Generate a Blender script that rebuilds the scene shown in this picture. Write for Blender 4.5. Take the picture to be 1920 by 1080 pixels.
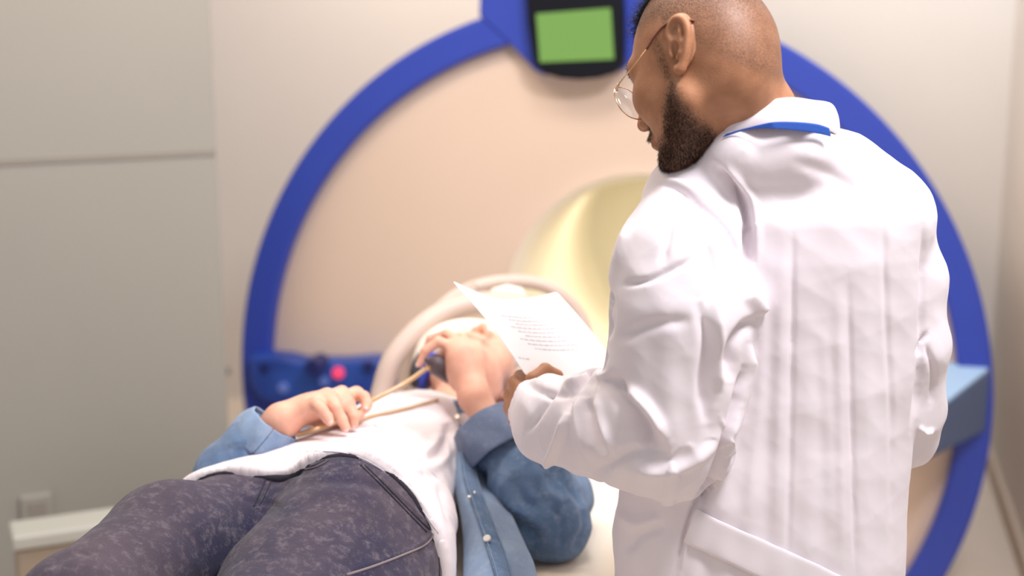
import bpy, math, random
import numpy as np
from mathutils import Vector, Matrix, Euler
from mathutils.bvhtree import BVHTree
random.seed(4); RNG = np.random.default_rng(7)
for o in list(bpy.data.objects): bpy.data.objects.remove(o)
C = bpy.context.scene.collection
SC = bpy.context.scene

# ---------------------------------------------------------------- camera
FPX, PITCH, CAMH = 2700.0, math.radians(12.5), 1.75
cam = bpy.data.cameras.new('camera'); co = bpy.data.objects.new('camera', cam); C.objects.link(co)
co.location = (0, 0, CAMH); co.rotation_euler = (math.radians(90)-PITCH, 0, 0)
cam.sensor_width = 36; cam.lens = 36*FPX/1920; cam.clip_start = .05
cam.dof.use_dof = True; cam.dof.focus_distance = 2.0; cam.dof.aperture_fstop = 2.0
SC.camera = co
# ---------------------------------------------------------------- light and exposure
SC.view_settings.view_transform = 'Standard'; SC.view_settings.look = 'None'
SC.view_settings.gamma = 1; SC.view_settings.use_curve_mapping = False
SC.view_settings.exposure = 0.0
w = bpy.data.worlds.new('world'); SC.world = w; w.use_nodes = True
w.node_tree.nodes['Background'].inputs[0].default_value = (1.0, .93, .93, 1)
w.node_tree.nodes['Background'].inputs[1].default_value = .47
def area(name, loc, target, size, power, color, sy=None):
    l = bpy.data.lights.new(name, 'AREA'); l.energy = power; l.color = color; l.size = size
    if sy: l.shape = 'RECTANGLE'; l.size_y = sy
    o = bpy.data.objects.new(name, l); C.objects.link(o); o.location = loc
    o.rotation_euler = (Vector(target)-Vector(loc)).to_track_quat('-Z', 'Y').to_euler(); return o
area('unseen_overhead_lamp', (.85, 1.35, 2.95), (.4, 2.0, 1.2), .45, 50, (1, .95, .98))
area('unseen_overhead_lamp', (.15, 2.6, 2.95), (.0, 2.3, 1.0), .6, 19, (1, .96, .94))
area('unseen_overhead_lamp', (-.75, 2.7, 2.95), (-.3, 3.3, 1.0), .8, 20, (1, .80, .62))  # unseen warm lamp, added to tint the left of the scanner face
area('unseen_overhead_lamp', (1.75, 4.55, 2.9), (1.6, 5.2, 1.0), .6, 62, (.86, .93, 1))  # unseen cool lamp added behind the scanner to brighten the right back wall
area('unseen_overhead_lamp', (-.55, 4.9, 2.9), (-.5, 5.6, 1.2), .6, 24, (1, .86, .74))  # unseen warm lamp added behind the scanner to lift the left back wall

# ---------------------------------------------------------------- pixel rays to world points
cp, sp = math.cos(PITCH), math.sin(PITCH)
def ray(u, v):
    x = (u-960)/FPX; t = (540-v)/FPX
    return np.array([x, cp+t*sp, -sp+t*cp])
CAM = np.array([0, 0, CAMH])
def P(u, v, Y):
    d = ray(u, v); return CAM+d*(Y/d[1])
def proj(V):
    d = V-CAM; zc = d[..., 1]*cp-d[..., 2]*sp; up = d[..., 1]*sp+d[..., 2]*cp
    return np.stack([960+FPX*d[..., 0]/zc, 540-FPX*up/zc], -1)

# ---------------------------------------------------------------- object helpers
def tag(o, label=None, cat=None, group=None, kind=None):
    if label: o['label'] = label
    if cat: o['category'] = cat
    if group: o['group'] = group
    if kind: o['kind'] = kind
    return o
def empty(name, loc, label, cat, group=None):
    o = bpy.data.objects.new(name, None); C.objects.link(o); o.location = loc; o.empty_display_size = .05
    return tag(o, label, cat, group)
def mesh_obj(name, V, F, mat=None, parent=None, smooth=True, colors=None):
    me = bpy.data.meshes.new(name); V = np.asarray(V, dtype=np.float32)
    if isinstance(F, np.ndarray):
        k = F.shape[1]; me.vertices.add(len(V)); me.vertices.foreach_set('co', V.ravel())
        me.loops.add(F.size); me.loops.foreach_set('vertex_index', F.ravel().astype(np.int32))
        me.polygons.add(len(F)); me.polygons.foreach_set('loop_start', np.arange(0, F.size, k, dtype=np.int32))
        me.update(calc_edges=True)
    else:
        me.from_pydata(V.tolist(), [], F); me.update()
    if smooth: me.polygons.foreach_set('use_smooth', np.ones(len(me.polygons), dtype=bool))
    for nm, a in (colors or {}).items():
        at = me.attributes.new(nm, 'FLOAT', 'POINT'); at.data.foreach_set('value', np.asarray(a, dtype=np.float32))
    o = bpy.data.objects.new(name, me); C.objects.link(o)
    if mat: me.materials.append(mat)
    if parent:
        o.parent = parent; bpy.context.view_layer.update(); o.matrix_parent_inverse = parent.matrix_world.inverted()
    return o
class MB:
    def __init__(s): s.V = []; s.F = []
    def add(s, V, F):
        n = len(s.V); s.V += [tuple(map(float, v)) for v in V]; s.F += [[i+n for i in f] for f in F]; return s
    def box(s, c, sz, rz=0):
        c = np.array(c); h = np.array(sz)/2; cz, sn = math.cos(rz), math.sin(rz); V = []
        for z in (-1, 1):
            for a, b in ((-1, -1), (1, -1), (1, 1), (-1, 1)):
                x, y = a*h[0], b*h[1]; V.append(c+np.array([x*cz-y*sn, x*sn+y*cz, z*h[2]]))
        return s.add(V, [[3, 2, 1, 0], [4, 5, 6, 7], [0, 1, 5, 4], [1, 2, 6, 5], [2, 3, 7, 6], [3, 0, 4, 7]])
    def tube(s, pts, r, n=10, caps=True):
        pts = [np.array(p, float) for p in pts]; m = len(pts)
        rr = r if hasattr(r, '__len__') else [r]*m
        V = []; T = [pts[min(i+1, m-1)]-pts[max(i-1, 0)] for i in range(m)]
        T = [t/(np.linalg.norm(t)+1e-12) for t in T]
        a = np.array([0, 0, 1.]) if abs(T[0][2]) < .9 else np.array([1., 0, 0])
        u = np.cross(T[0], a); u /= np.linalg.norm(u)
        for i in range(m):
            u = u-T[i]*(u@T[i]); u /= np.linalg.norm(u); w_ = np.cross(T[i], u)
            for k in range(n):
                q = 2*math.pi*k/n; V.append(pts[i]+rr[i]*(math.cos(q)*u+math.sin(q)*w_))
        F = []
        for i in range(m-1):
            for k in range(n): F.append([i*n+k, i*n+(k+1) % n, (i+1)*n+(k+1) % n, (i+1)*n+k])
        if caps: F.append(list(range(n))[::-1]); F.append([(m-1)*n+k for k in range(n)])
        return s.add(V, F)
    def prism(s, A, B):
        n = len(A); F = [list(range(n)), [n+i for i in range(n)][::-1]]
        for i in range(n): j = (i+1) % n; F.append([i, n+i, n+j, j])
        return s.add(list(A)+list(B), F)
    def build(s, name, mat, parent=None, smooth=False, bevel=0, sub=0):
        o = mesh_obj(name, s.V, s.F, mat, parent, smooth)
        if bevel:
            b = o.modifiers.new('b', 'BEVEL'); b.width = bevel; b.segments = 3; b.limit_method = 'ANGLE'; b.angle_limit = .6
        if sub: m = o.modifiers.new('s', 'SUBSURF'); m.levels = m.render_levels = sub
        return o
def spline(pts, n=8):
    """Catmull-Rom through points (any dimension)"""
    p = np.array(pts, float); p = np.vstack([2*p[0]-p[1], p, 2*p[-1]-p[-2]]); out = []
    for i in range(1, len(p)-2):
        for t in np.linspace(0, 1, n, endpoint=False):
            a, b, c, d = p[i-1:i+3]
            out.append(.5*((2*b)+(c-a)*t+(2*a-5*b+4*c-d)*t*t+(3*b-a-3*c+d)*t**3))
    out.append(p[-2]); return np.array(out)
def sheet(name, G, mat, parent=None, th=.0012, sub=1):
    """grid of points (m,n,3) -> solid cloth or paper sheet"""
    m, n = G.shape[:2]; F = [[i*n+j, i*n+j+1, (i+1)*n+j+1, (i+1)*n+j] for i in range(m-1) for j in range(n-1)]
    o = mesh_obj(name, G.reshape(-1, 3), F, mat, parent)
    s = o.modifiers.new('t', 'SOLIDIFY'); s.thickness = th; s.offset = 0
    if sub: q = o.modifiers.new('s', 'SUBSURF'); q.levels = q.render_levels = sub
    return o

# ---------------------------------------------------------------- materials
def mat(name, col, rough=.6, metal=0, noise=0, nscale=20, bump=0, bscale=200, sss=0, sheen=0, emit=None, es=0, spec=.5, coat=0, col2=None):
    m = bpy.data.materials.new(name); m.use_nodes = True; nt = m.node_tree; b = nt.nodes['Principled BSDF']
    I = b.inputs; I['Base Color'].default_value = (*col, 1); I['Roughness'].default_value = rough; I['Metallic'].default_value = metal
    I['Specular IOR Level'].default_value = spec; I['Sheen Weight'].default_value = sheen; I['Coat Weight'].default_value = coat
    if sss: I['Subsurface Weight'].default_value = sss; I['Subsurface Radius'].default_value = (.012, .005, .003); I['Subsurface Scale'].default_value = 1
    if emit: I['Emission Color'].default_value = (*emit, 1); I['Emission Strength'].default_value = es
    tc = nt.nodes.new('ShaderNodeTexCoord')
    if noise or col2:
        n = nt.nodes.new('ShaderNodeTexNoise'); n.inputs['Scale'].default_value = nscale; n.inputs['Detail'].default_value = 5
        nt.links.new(tc.outputs['Object'], n.inputs['Vector'])
        r = nt.nodes.new('ShaderNodeValToRGB'); c2 = col2 or tuple(c*(1-noise) for c in col)
        r.color_ramp.elements[0].position = .38; r.color_ramp.elements[1].position = .62
        r.color_ramp.elements[0].color = (*c2, 1); r.color_ramp.elements[1].color = (*col, 1)
        nt.links.new(n.outputs['Fac'], r.inputs['Fac']); nt.links.new(r.outputs['Color'], I['Base Color'])
    if bump:
        n = nt.nodes.new('ShaderNodeTexNoise'); n.inputs['Scale'].default_value = bscale; n.inputs['Detail'].default_value = 3
        nt.links.new(tc.outputs['Object'], n.inputs['Vector'])
        bp = nt.nodes.new('ShaderNodeBump'); bp.inputs['Strength'].default_value = bump; bp.inputs['Distance'].default_value = .002
        nt.links.new(n.outputs['Fac'], bp.inputs['Height']); nt.links.new(bp.outputs['Normal'], I['Normal'])
    return m
def attr_mix(m, attr, col2):
    """blend the base colour towards col2 where a vertex attribute says so"""
    nt = m.node_tree; b = nt.nodes['Principled BSDF']; a = nt.nodes.new('ShaderNodeAttribute'); a.attribute_name = attr
    mx = nt.nodes.new('ShaderNodeMix'); mx.data_type = 'RGBA'; mx.inputs['B'].default_value = (*col2, 1)
    l = b.inputs['Base Color'].links
    if l: nt.links.new(l[0].from_socket, mx.inputs['A'])
    else: mx.inputs['A'].default_value = b.inputs['Base Color'].default_value
    nt.links.new(a.outputs['Fac'], mx.inputs['Factor']); nt.links.new(mx.outputs['Result'], b.inputs['Base Color']); return a, mx
M = {}
M['coat'] = mat('coat_cotton', (.83, .775, .81), .8, noise=.02, nscale=3, bump=.12, bscale=60, sheen=.1, spec=.2)
M['paper'] = mat('paper', (.88, .87, .89), .6, spec=.3)
M['ink'] = mat('ink', (.66, .64, .72), .7)
M['lanyard'] = mat('lanyard_blue', (.012, .09, .47), .5, bump=.4, bscale=900, sheen=.2)
M['trouser'] = mat('trouser', (.05, .05, .07), .8)
M['leather'] = mat('leather', (.03, .02, .02), .4)
M['tshirt'] = mat('tshirt_jersey', (.84, .77, .79), .85, bump=.1, bscale=90, sheen=.15, spec=.15)
M['gantry'] = mat('gantry_shell', (.77, .61, .49), .45, noise=.02, nscale=1.5)
M['bore'] = mat('bore_lining', (.84, .78, .65), .5)
M['wallb'] = mat('painted_wall', (.74, .70, .66), .7, noise=.03, nscale=1)
M['wallg'] = mat('grey_wall_panel', (.37, .365, .33), .6, noise=.04, nscale=1.2)
M['groove'] = mat('panel_joint', (.30, .28, .25), .7)
M['floor'] = mat('vinyl_floor', (.72, .62, .52), .45, noise=.05, nscale=4)
M['trim'] = mat('trim', (.55, .45, .36), .6)
M['blue'] = mat('blue_plastic', (.030, .065, .44), .45, noise=.03, nscale=2)
M['blue2'] = mat('control_panel_blue', (.03, .10, .46), .4, col2=(.02, .06, .33), nscale=9)
M['black'] = mat('black_plastic', (.004, .005, .010), .55, spec=.2)
M['navy'] = mat('dark_knob', (.01, .02, .13), .4)
M['red'] = mat('red_lamp', (.7, .05, .12), .4, emit=(1, .08, .2), es=.6)
M['lens'] = mat('pale_button', (.16, .25, .72), .3)
M['screen'] = mat('green_screen', (.02, .03, .01), .3, emit=(.2, .40, .085), es=.95)
M['shelf'] = mat('pale_blue_tray', (.42, .62, .85), .3)
M['steel'] = mat('steel_blue_shell', (.08, .12, .22), .4)
M['coil'] = mat('coil_plastic', (.60, .48, .41), .45)
M['sheet'] = mat('table_sheet', (.86, .78, .66), .8, bump=.3, bscale=25)
M['tbl'] = mat('table_shell', (.8, .75, .68), .5)
M['pad'] = mat('grey_pad', (.05, .05, .06), .6)
M['bulb'] = mat('grey_rubber', (.10, .075, .085), .45)
M['hose'] = mat('amber_hose', (.62, .40, .20), .25, spec=.6, coat=.5)
M['nail'] = mat('nail', (.82, .56, .54), .3)
M['nailtip'] = mat('nailtip', (.82, .56, .54), .3)
M['gold'] = mat('gold_wire', (.78, .52, .30), .22, metal=1)
M['tortoise'] = mat('tortoise_tip', (.12, .03, .015), .3)
M['blackhair'] = mat('black_hair', (.012, .010, .011), .45, spec=.4)
M['beard'] = mat('beard_hair', (.035, .016, .010), .5, spec=.4)
M['blonde'] = mat('pale_hair', (.72, .60, .42), .6, bump=.5, bscale=80)
M['cap'] = mat('white_cap', (.86, .80, .70), .8, bump=.2, bscale=60)
M['snap'] = mat('pearl_snap', (.80, .76, .70), .2, metal=.3)
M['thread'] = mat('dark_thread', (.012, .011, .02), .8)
M['thread2'] = mat('faded_seam', (.22, .18, .19), .8)
M['eye'] = mat('eye_white', (.8, .76, .72), .2); M['iris'] = mat('iris', (.03, .015, .01), .2)
g = bpy.data.materials.new('spectacle_lens'); g.use_nodes = True; b = g.node_tree
q_ = [b.nodes.new(k) for k in ('ShaderNodeBsdfTransparent', 'ShaderNodeBsdfGlossy', 'ShaderNodeMixShader', 'ShaderNodeFresnel')]; q_[1].inputs['Roughness'].default_value = .02; q_[0].inputs[0].default_value = (.95, .96, .98, 1); q_[3].inputs[0].default_value = 1.5
q_[2].inputs[0].default_value = .10; b.links.new(q_[0].outputs[0], q_[2].inputs[1]); b.links.new(q_[1].outputs[0], q_[2].inputs[2]); b.links.new(q_[2].outputs[0], b.nodes['Material Output'].inputs['Surface']); M['glass'] = g
# skins
M['skinD'] = mat('tan_skin', (.47, .225, .12), .5, col2=(.40, .185, .095), nscale=45, bump=.25, bscale=500, sss=.12, spec=.4)
M['skinP'] = mat('fair_skin', (.82, .47, .34), .5, col2=(.77, .40, .29), nscale=40, bump=.15, bscale=300, sss=.15, spec=.35)
def stubble(m):
    """cropped hair as fine dark dots whose density follows the 'stubble' attribute"""
    nt = m.node_tree; b = nt.nodes['Principled BSDF']; tc = nt.nodes.new('ShaderNodeTexCoord')
    n = nt.nodes.new('ShaderNodeTexNoise'); n.inputs['Scale'].default_value = 850; n.inputs['Detail'].default_value = 1
    nt.links.new(tc.outputs['Object'], n.inputs['Vector'])
    a = nt.nodes.new('ShaderNodeAttribute'); a.attribute_name = 'stubble'
    mr = nt.nodes.new('ShaderNodeMapRange'); nt.links.new(n.outputs['Fac'], mr.inputs['Value'])
    mr.inputs['From Min'].default_value = .42; mr.inputs['From Max'].default_value = .58; mr.inputs['To Min'].default_value = .45; mr.inputs['To Max'].default_value = 1.3
    mu = nt.nodes.new('ShaderNodeMath'); mu.operation = 'MULTIPLY'; mu.use_clamp = True
    nt.links.new(mr.outputs['Result'], mu.inputs[0]); nt.links.new(a.outputs['Fac'], mu.inputs[1])
    mx = nt.nodes.new('ShaderNodeMix'); mx.data_type = 'RGBA'; mx.inputs['B'].default_value = (.035, .022, .018, 1)
    nt.links.new(b.inputs['Base Color'].links[0].from_socket, mx.inputs['A'])
    nt.links.new(mu.outputs[0], mx.inputs['Factor']); nt.links.new(mx.outputs['Result'], b.inputs['Base Color'])
stubble(M['skinD'])
def denim(name, c1, c2, c3, big, fine, bumps=.5):
    """washed denim: broad fading, mottled wash marks, and a fine twill weave"""
    m = bpy.data.materials.new(name); m.use_nodes = True; nt = m.node_tree; L = nt.links; b = nt.nodes['Principled BSDF']
    b.inputs['Roughness'].default_value = .85; b.inputs['Specular IOR Level'].default_value = .15; b.inputs['Sheen Weight'].default_value = .15
    tc = nt.nodes.new('ShaderNodeTexCoord')
    def noise(s, d, rough=.6):
        n = nt.nodes.new('ShaderNodeTexNoise'); n.inputs['Scale'].default_value = s; n.inputs['Detail'].default_value = d; n.inputs['Roughness'].default_value = rough
        L.new(tc.outputs['Object'], n.inputs['Vector']); return n
    def ramp(src, p0, p1, ca, cb):
        r = nt.nodes.new('ShaderNodeValToRGB'); r.color_ramp.elements[0].position = p0; r.color_ramp.elements[1].position = p1
        r.color_ramp.elements[0].color = (*ca, 1); r.color_ramp.elements[1].color = (*cb, 1); L.new(src, r.inputs['Fac']); return r
    r1 = ramp(noise(big, 4).outputs['Fac'], .35, .65, c1, c2)
    r2 = ramp(noise(fine, 9, .82).outputs['Fac'], .50, .78, (0, 0, 0), (1, 1, 1))
    mx = nt.nodes.new('ShaderNodeMix'); mx.data_type = 'RGBA'; mx.inputs['B'].default_value = (*c3, 1)
    L.new(r2.outputs['Color'], mx.inputs['Factor']); L.new(r1.outputs['Color'], mx.inputs['A'])
    wv = nt.nodes.new('ShaderNodeTexWave'); wv.inputs['Scale'].default_value = 190; wv.inputs['Distortion'].default_value = 2.5; wv.bands_direction = 'DIAGONAL'
    L.new(tc.outputs['Object'], wv.inputs['Vector'])
    m2 = nt.nodes.new('ShaderNodeMix'); m2.data_type = 'RGBA'; m2.blend_type = 'MULTIPLY'; m2.inputs['Factor'].default_value = .45
    L.new(mx.outputs['Result'], m2.inputs['A']); L.new(wv.outputs['Color'], m2.inputs['B']); L.new(m2.outputs['Result'], b.inputs['Base Color'])
    bp = nt.nodes.new('ShaderNodeBump'); bp.inputs['Strength'].default_value = bumps; bp.inputs['Distance'].default_value = .001
    L.new(wv.outputs['Fac'], bp.inputs['Height']); L.new(bp.outputs['Normal'], b.inputs['Normal']); return m
M['jeans'] = denim('acid_wash_denim', (.105, .080, .105), (.034, .034, .078), (.30, .25, .28), 4.5, 60)
M['denim'] = denim('blue_denim', (.10, .19, .35), (.20, .31, .50), (.38, .49, .66), 9, 45, .3)
M['denimcuff'] = denim('turned_denim', (.19, .25, .40), (.24, .31, .47), (.36, .42, .56), 9, 60, .3)
M['denimlight'] = denim('pale_denim', (.34, .47, .66), (.27, .39, .60), (.52, .63, .78), 9, 40, .3)

# ---------------------------------------------------------------- signed-distance modelling
def smin(a, b, k):
    if k <= 0: return np.minimum(a, b)
    h = np.maximum(k-np.abs(a-b), 0)/k; return np.minimum(a, b)-h*h*k*.25
def smax(a, b, k): return -smin(-a, -b, k)
def capsule(p, a, b, ra, rb, flat=None):
    a = np.asarray(a, float); b = np.asarray(b, float); ba = b-a; L2 = ba@ba+1e-12
    t = np.clip(((p-a)@ba)/L2, 0, 1); q = p-a-t[:, None]*ba; s = 1
    if flat is not None:
        n, s = flat; n = np.asarray(n, float); n = n/np.linalg.norm(n); q = q+n*((q@n)*(1/s-1))[:, None]
    return (np.linalg.norm(q, axis=1)-(ra+(rb-ra)*t))*min(s, 1)
def ellip(p, c, r, R=None):
    q = p-np.asarray(c, float)
    if R is not None: q = q@R
    r = np.asarray(r, float); k0 = np.linalg.norm(q/r, axis=1); k1 = np.linalg.norm(q/(r*r), axis=1)+1e-9
    return k0*(k0-1)/k1
def chain(p, pts, k=.004, flat=None):
    d = None
    for a, b in zip(pts[:-1], pts[1:]):
        e = capsule(p, a[:3], b[:3], a[3], b[3], flat); d = e if d is None else smin(d, e, k)
    return d
def nets(f, lo, hi, h, B=10, smooth=2, margin=1.6):
    """surface-net mesh of f<0, evaluated only near the surface"""
    lo = np.asarray(lo, float); nb = np.maximum(np.ceil((np.asarray(hi)-lo)/(h*B)).astype(int), 1)
    D = np.empty(nb*B, dtype=np.float32); g = np.stack(np.meshgrid(*[np.arange(n) for n in nb], indexing='ij'), -1).reshape(-1, 3)
    cen = lo+(g+.5)*B*h-.5*h; dc = f(cen); near = np.abs(dc) < B*h*.87*margin
    for bi, d in zip(g[~near], dc[~near]): D[bi[0]*B:bi[0]*B+B, bi[1]*B:bi[1]*B+B, bi[2]*B:bi[2]*B+B] = d
    off = np.stack(np.meshgrid(*[np.arange(B)]*3, indexing='ij'), -1).reshape(-1, 3)
    gn = g[near]
    for i in range(0, len(gn), 250):
        q = gn[i:i+250]; idx = q[:, None]*B+off[None]; d = f((lo+idx.reshape(-1, 3)*h)).reshape(len(q), -1)
        D[idx[..., 0], idx[..., 1], idx[..., 2]] = d
    S = D < 0; c8 = [(i, j, k) for i in (0, 1) for j in (0, 1) for k in (0, 1)]; n = np.array(D.shape)
    cnt = sum(S[i:n[0]-1+i, j:n[1]-1+j, k:n[2]-1+k].astype(np.int8) for i, j, k in c8)
    act = np.argwhere((cnt > 0) & (cnt < 8)); ids = -np.ones(n-1, dtype=np.int32); ids[tuple(act.T)] = np.arange(len(act))
    vals = np.stack([D[act[:, 0]+i, act[:, 1]+j, act[:, 2]+k] for i, j, k in c8], 1)
    acc = np.zeros((len(act), 3)); num = np.zeros(len(act)); c8a = np.array(c8, float)
    for a in range(8):
        for b_ in range(a+1, 8):
            if abs(c8a[a]-c8a[b_]).sum() != 1: continue
            va, vb = vals[:, a], vals[:, b_]; x = (va < 0) != (vb < 0); t = va[x]/(va[x]-vb[x])
            acc[x] += c8a[a]+(c8a[b_]-c8a[a])*t[:, None]; num[x] += 1
    V = lo+(act+acc/num[:, None])*h; F = []
    for ax in range(3):
        s0 = [slice(0, None)]*3; s0[ax] = slice(0, -1); s1 = [slice(0, None)]*3; s1[ax] = slice(1, None)
        A, Bm = S[tuple(s0)], S[tuple(s1)]; e = np.argwhere(A != Bm); o1, o2 = [(1, 2), (2, 0), (0, 1)][ax]
        e = e[(e[:, o1] > 0) & (e[:, o2] > 0) & (e[:, o1] < n[o1]-1) & (e[:, o2] < n[o2]-1)]
        q = []
        for da, db in ((-1, -1), (0, -1), (0, 0), (-1, 0)):
            c = e.copy(); c[:, o1] += da; c[:, o2] += db; q.append(ids[tuple(c.T)])
        q = np.stack(q, 1); fl = ~A[tuple(e.T)]; q[fl] = q[fl][:, ::-1]; F.append(q[(q >= 0).all(1)])
    F = np.concatenate(F); V = relax(V, F, smooth); return V, F
def relax(V, F, it, lam=.5):
    E = np.concatenate([F[:, [0, 1]], F[:, [1, 2]], F[:, [2, 3]], F[:, [3, 0]]]); E = np.concatenate([E, E[:, ::-1]]); n = len(V)
    cnt = np.maximum(np.bincount(E[:, 0], minlength=n), 1)[:, None]
    for _ in range(it):
        for s in (lam, -lam*1.04) if it > 1 else (lam,):
            m = np.stack([np.bincount(E[:, 0], weights=V[E[:, 1], a], minlength=n) for a in range(3)], 1)/cnt; V = V+(m-V)*s
    return V
def normals(V, F):
    n = np.cross(V[F[:, 2]]-V[F[:, 0]], V[F[:, 3]]-V[F[:, 1]]); N = np.zeros_like(V)
    for k in range(4):
        for a in range(3): N[:, a] += np.bincount(F[:, k], weights=n[:, a], minlength=len(V))
    return N/(np.linalg.norm(N, axis=1)[:, None]+1e-12)
def subdivide(V, F):
    E = np.sort(np.concatenate([F[:, [0, 1]], F[:, [1, 2]], F[:, [2, 3]], F[:, [3, 0]]]), 1)
    U, inv = np.unique(E, axis=0, return_inverse=True); inv = inv.ravel(); m = len(F); n = len(V)
    em = V[U].mean(1); fc = V[F].mean(1); e = [n+inv[i*m:(i+1)*m] for i in range(4)]; c = n+len(U)+np.arange(m)
    V2 = np.concatenate([V, em, fc])
    F2 = np.concatenate([np.stack([F[:, i], e[i], c, e[(i+3) % 4]], 1) for i in range(4)])
    return relax(V2, F2, 1, .5), F2
def waves(V, seed, scale, n=5, ani=None):
    """smooth ridged noise for cloth, -1..1"""
    r = np.random.default_rng(seed); out = np.zeros(len(V)); W = V.copy()
    W = W+.12/scale**.0*np.stack([np.sin(W@r.normal(0, scale*.35, 3)+r.uniform(0, 6)) for _ in range(3)], 1)*(3/scale)
    for i in range(n):
        d = r.normal(0, 1, 3)
        if ani is not None: d = d*np.asarray(ani)
        d = d/np.linalg.norm(d)*scale*r.uniform(.6, 1.6); out += 1-2*np.abs(np.sin(W@d+r.uniform(0, 6)))
    return out/n
def crease(V, N, line, w, depth, fade=True, cut=None):
    """press (depth<0) or raise (depth>0) a fold along a line seen from the camera side; w in pixels, tapered"""
    L = spline(line, 6) if len(line) > 2 else np.array(line, float); p = proj(V); view = V-CAM
    front = ((N*view).sum(1) < 0); best = np.full(len(V), 1e9); tt = np.zeros(len(V)); n = len(L)-1
    box = (p[:, 0] > L[:, 0].min()-4*w) & (p[:, 0] < L[:, 0].max()+4*w) & (p[:, 1] > L[:, 1].min()-4*w) & (p[:, 1] < L[:, 1].max()+4*w) & front
    if cut is not None: box &= cut
    ix = np.nonzero(box)[0]; q = p[ix]; b0 = best[ix]; t0 = tt[ix]
    for i in range(n):
        a, b_ = L[i], L[i+1]; ba = b_-a; t = np.clip(((q-a)@ba)/(ba@ba+1e-9), 0, 1); d = np.linalg.norm(q-a-t[:, None]*ba, axis=1)
        s = d < b0; b0[s] = d[s]; t0[s] = (i+t[s])/n
    g_ = np.exp(-(b0/w)**2)*depth
    if fade: g_ *= np.clip(np.sin(np.pi*np.clip(t0, .02, .98))*1.6, 0, 1)
    V = V.copy(); V[ix] += N[ix]*g_[:, None]; return V
def seam_on(obj_VF, line, r, n=8, lift=0, dens=6):
    """follow a line over a built surface and return the 3-D polyline"""
    V, F = obj_VF
    t = BVHTree.FromPolygons([tuple(v) for v in V], [tuple(f) for f in F]) if not isinstance(obj_VF[0], BVHTree) else obj_VF[0]
    out = []
    for u, v in spline(line, dens):
        d = Vector(ray(u, v)); hit = t.ray_cast(Vector(CAM), d.normalized())
        if hit[0] is not None: out.append(np.array(hit[0])+np.array(hit[1])*lift)
    return out
def bvh(V, F): return BVHTree.FromPolygons([tuple(v) for v in V.tolist()], [tuple(f) for f in F.tolist()])
def on_surface(tree, u, v, lift=0):
    hit = tree.ray_cast(Vector(CAM), Vector(ray(u, v)).normalized())
    return (None, None) if hit[0] is None else (np.array(hit[0])+np.array(hit[1])*lift, np.array(hit[1]))
def shell_line(tree, line, lift, dens=6):
    out = []
    for u, v in (spline(line, dens) if len(line) > 2 else line):
        p, n = on_surface(tree, u, v, lift)
        if p is not None and (not out or np.linalg.norm(p-out[-1]) < .08): out.append(p)
    return out
# ================================================================ the room
TH = math.radians(12)
NV = np.array([-math.sin(TH), -math.cos(TH), 0]); RV = np.array([math.cos(TH), -math.sin(TH), 0]); UP = np.array([0, 0, 1.])
GO = np.array([.30, 3.9, .68])
def G(x, z, out=0): return GO+RV*x+UP*z+NV*out           # gantry frame: right, up, out towards the room
def GP(u, v, out=0):
    d = ray(u, v); o = GO+NV*out; t = ((o-CAM)@NV)/(d@NV); return CAM+d*t
def struct(o): o['kind'] = 'structure'; return o
struct(MB().box((.3, 2.6, -.05), (6.4, 8, .1)).build('floor', M['floor']))
c = G(0, 0, -1.6); struct(MB().box((c[0], c[1], 1.5), (5.2, .12, 3.0), -TH).build('wall_back', M['wallb']))
# right wall with its baseboard
rd = np.array([math.sin(TH), math.cos(TH), 0]); a = np.array([1.52, 4.0, 0])
rc = a+rd*(-.2); struct(MB().box((rc[0]+.06, rc[1], 1.5), (.1, 3.7, 3.0), -TH).build('wall_right', M['wallb']))
struct(MB().box((rc[0]+.0, rc[1], .035), (.025, 3.7, .07), -TH).build('baseboard_right', M['trim'], bevel=.004))
# left wall of grey panels, its edge towards the gantry and its horizontal joint
E0 = P(412, 400, 3.6); wa = math.radians(23); wd = np.array([math.cos(wa), math.sin(wa), 0]); wn = np.array([math.sin(wa), -math.cos(wa), 0])
wc = E0-wd*1.1-wn*.06; struct(MB().box((wc[0], wc[1], 1.5), (2.2, .12, 3.0), wa).build('wall_left', M['wallg'], bevel=.006))
zj = P(400, 285, 3.6)[2]; jc = E0-wd*1.1+wn*.001
struct(MB().box((jc[0], jc[1], zj), (2.19, .006, .012), wa).build('trim_1', M['groove']))
# low cabinet against the left wall
M['cabtop'] = mat('cabinet_top', (.52, .53, .48), .5)
cab = empty('low_cabinet', P(200, 1000, 3.25)*[1, 1, 0], 'low beige cabinet with a pale top at the foot of the grey wall', 'cabinet')
d0 = P(30, 1004, 3.02); cz = d0[2]; cc = d0+wd*.35-wn*.05
MB().box((cc[0], cc[1], cz-.02), (.72, .11, .035), wa).build('top', M['cabtop'], cab, bevel=.008)
MB().box((cc[0]-wn[0]*.005, cc[1], (cz-.04)/2), (.70, .09, cz-.04), wa).build('body', mat('cabinet_beige', (.38, .31, .235), .6), cab, bevel=.006)
s = E0-wd*.98+wn*.004
def onwall(u, v):
    d = ray(u, v); t = ((E0-CAM)@wn)/(d@wn); return CAM+d*t
so = onwall(68, 952); sk = MB().box((so[0]+wn[0]*.008, so[1]+wn[1]*.008, so[2]), (.075, .018, .075), wa).build('wall_socket', M['wallg'], bevel=.004)
tag(sk, 'small grey wall socket above the low cabinet', 'socket')
MB().box((so[0]+wn[0]*.018, so[1]+wn[1]*.018, so[2]), (.045, .004, .045), wa).build('socket_face', M['groove'], sk, bevel=.002)
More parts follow.
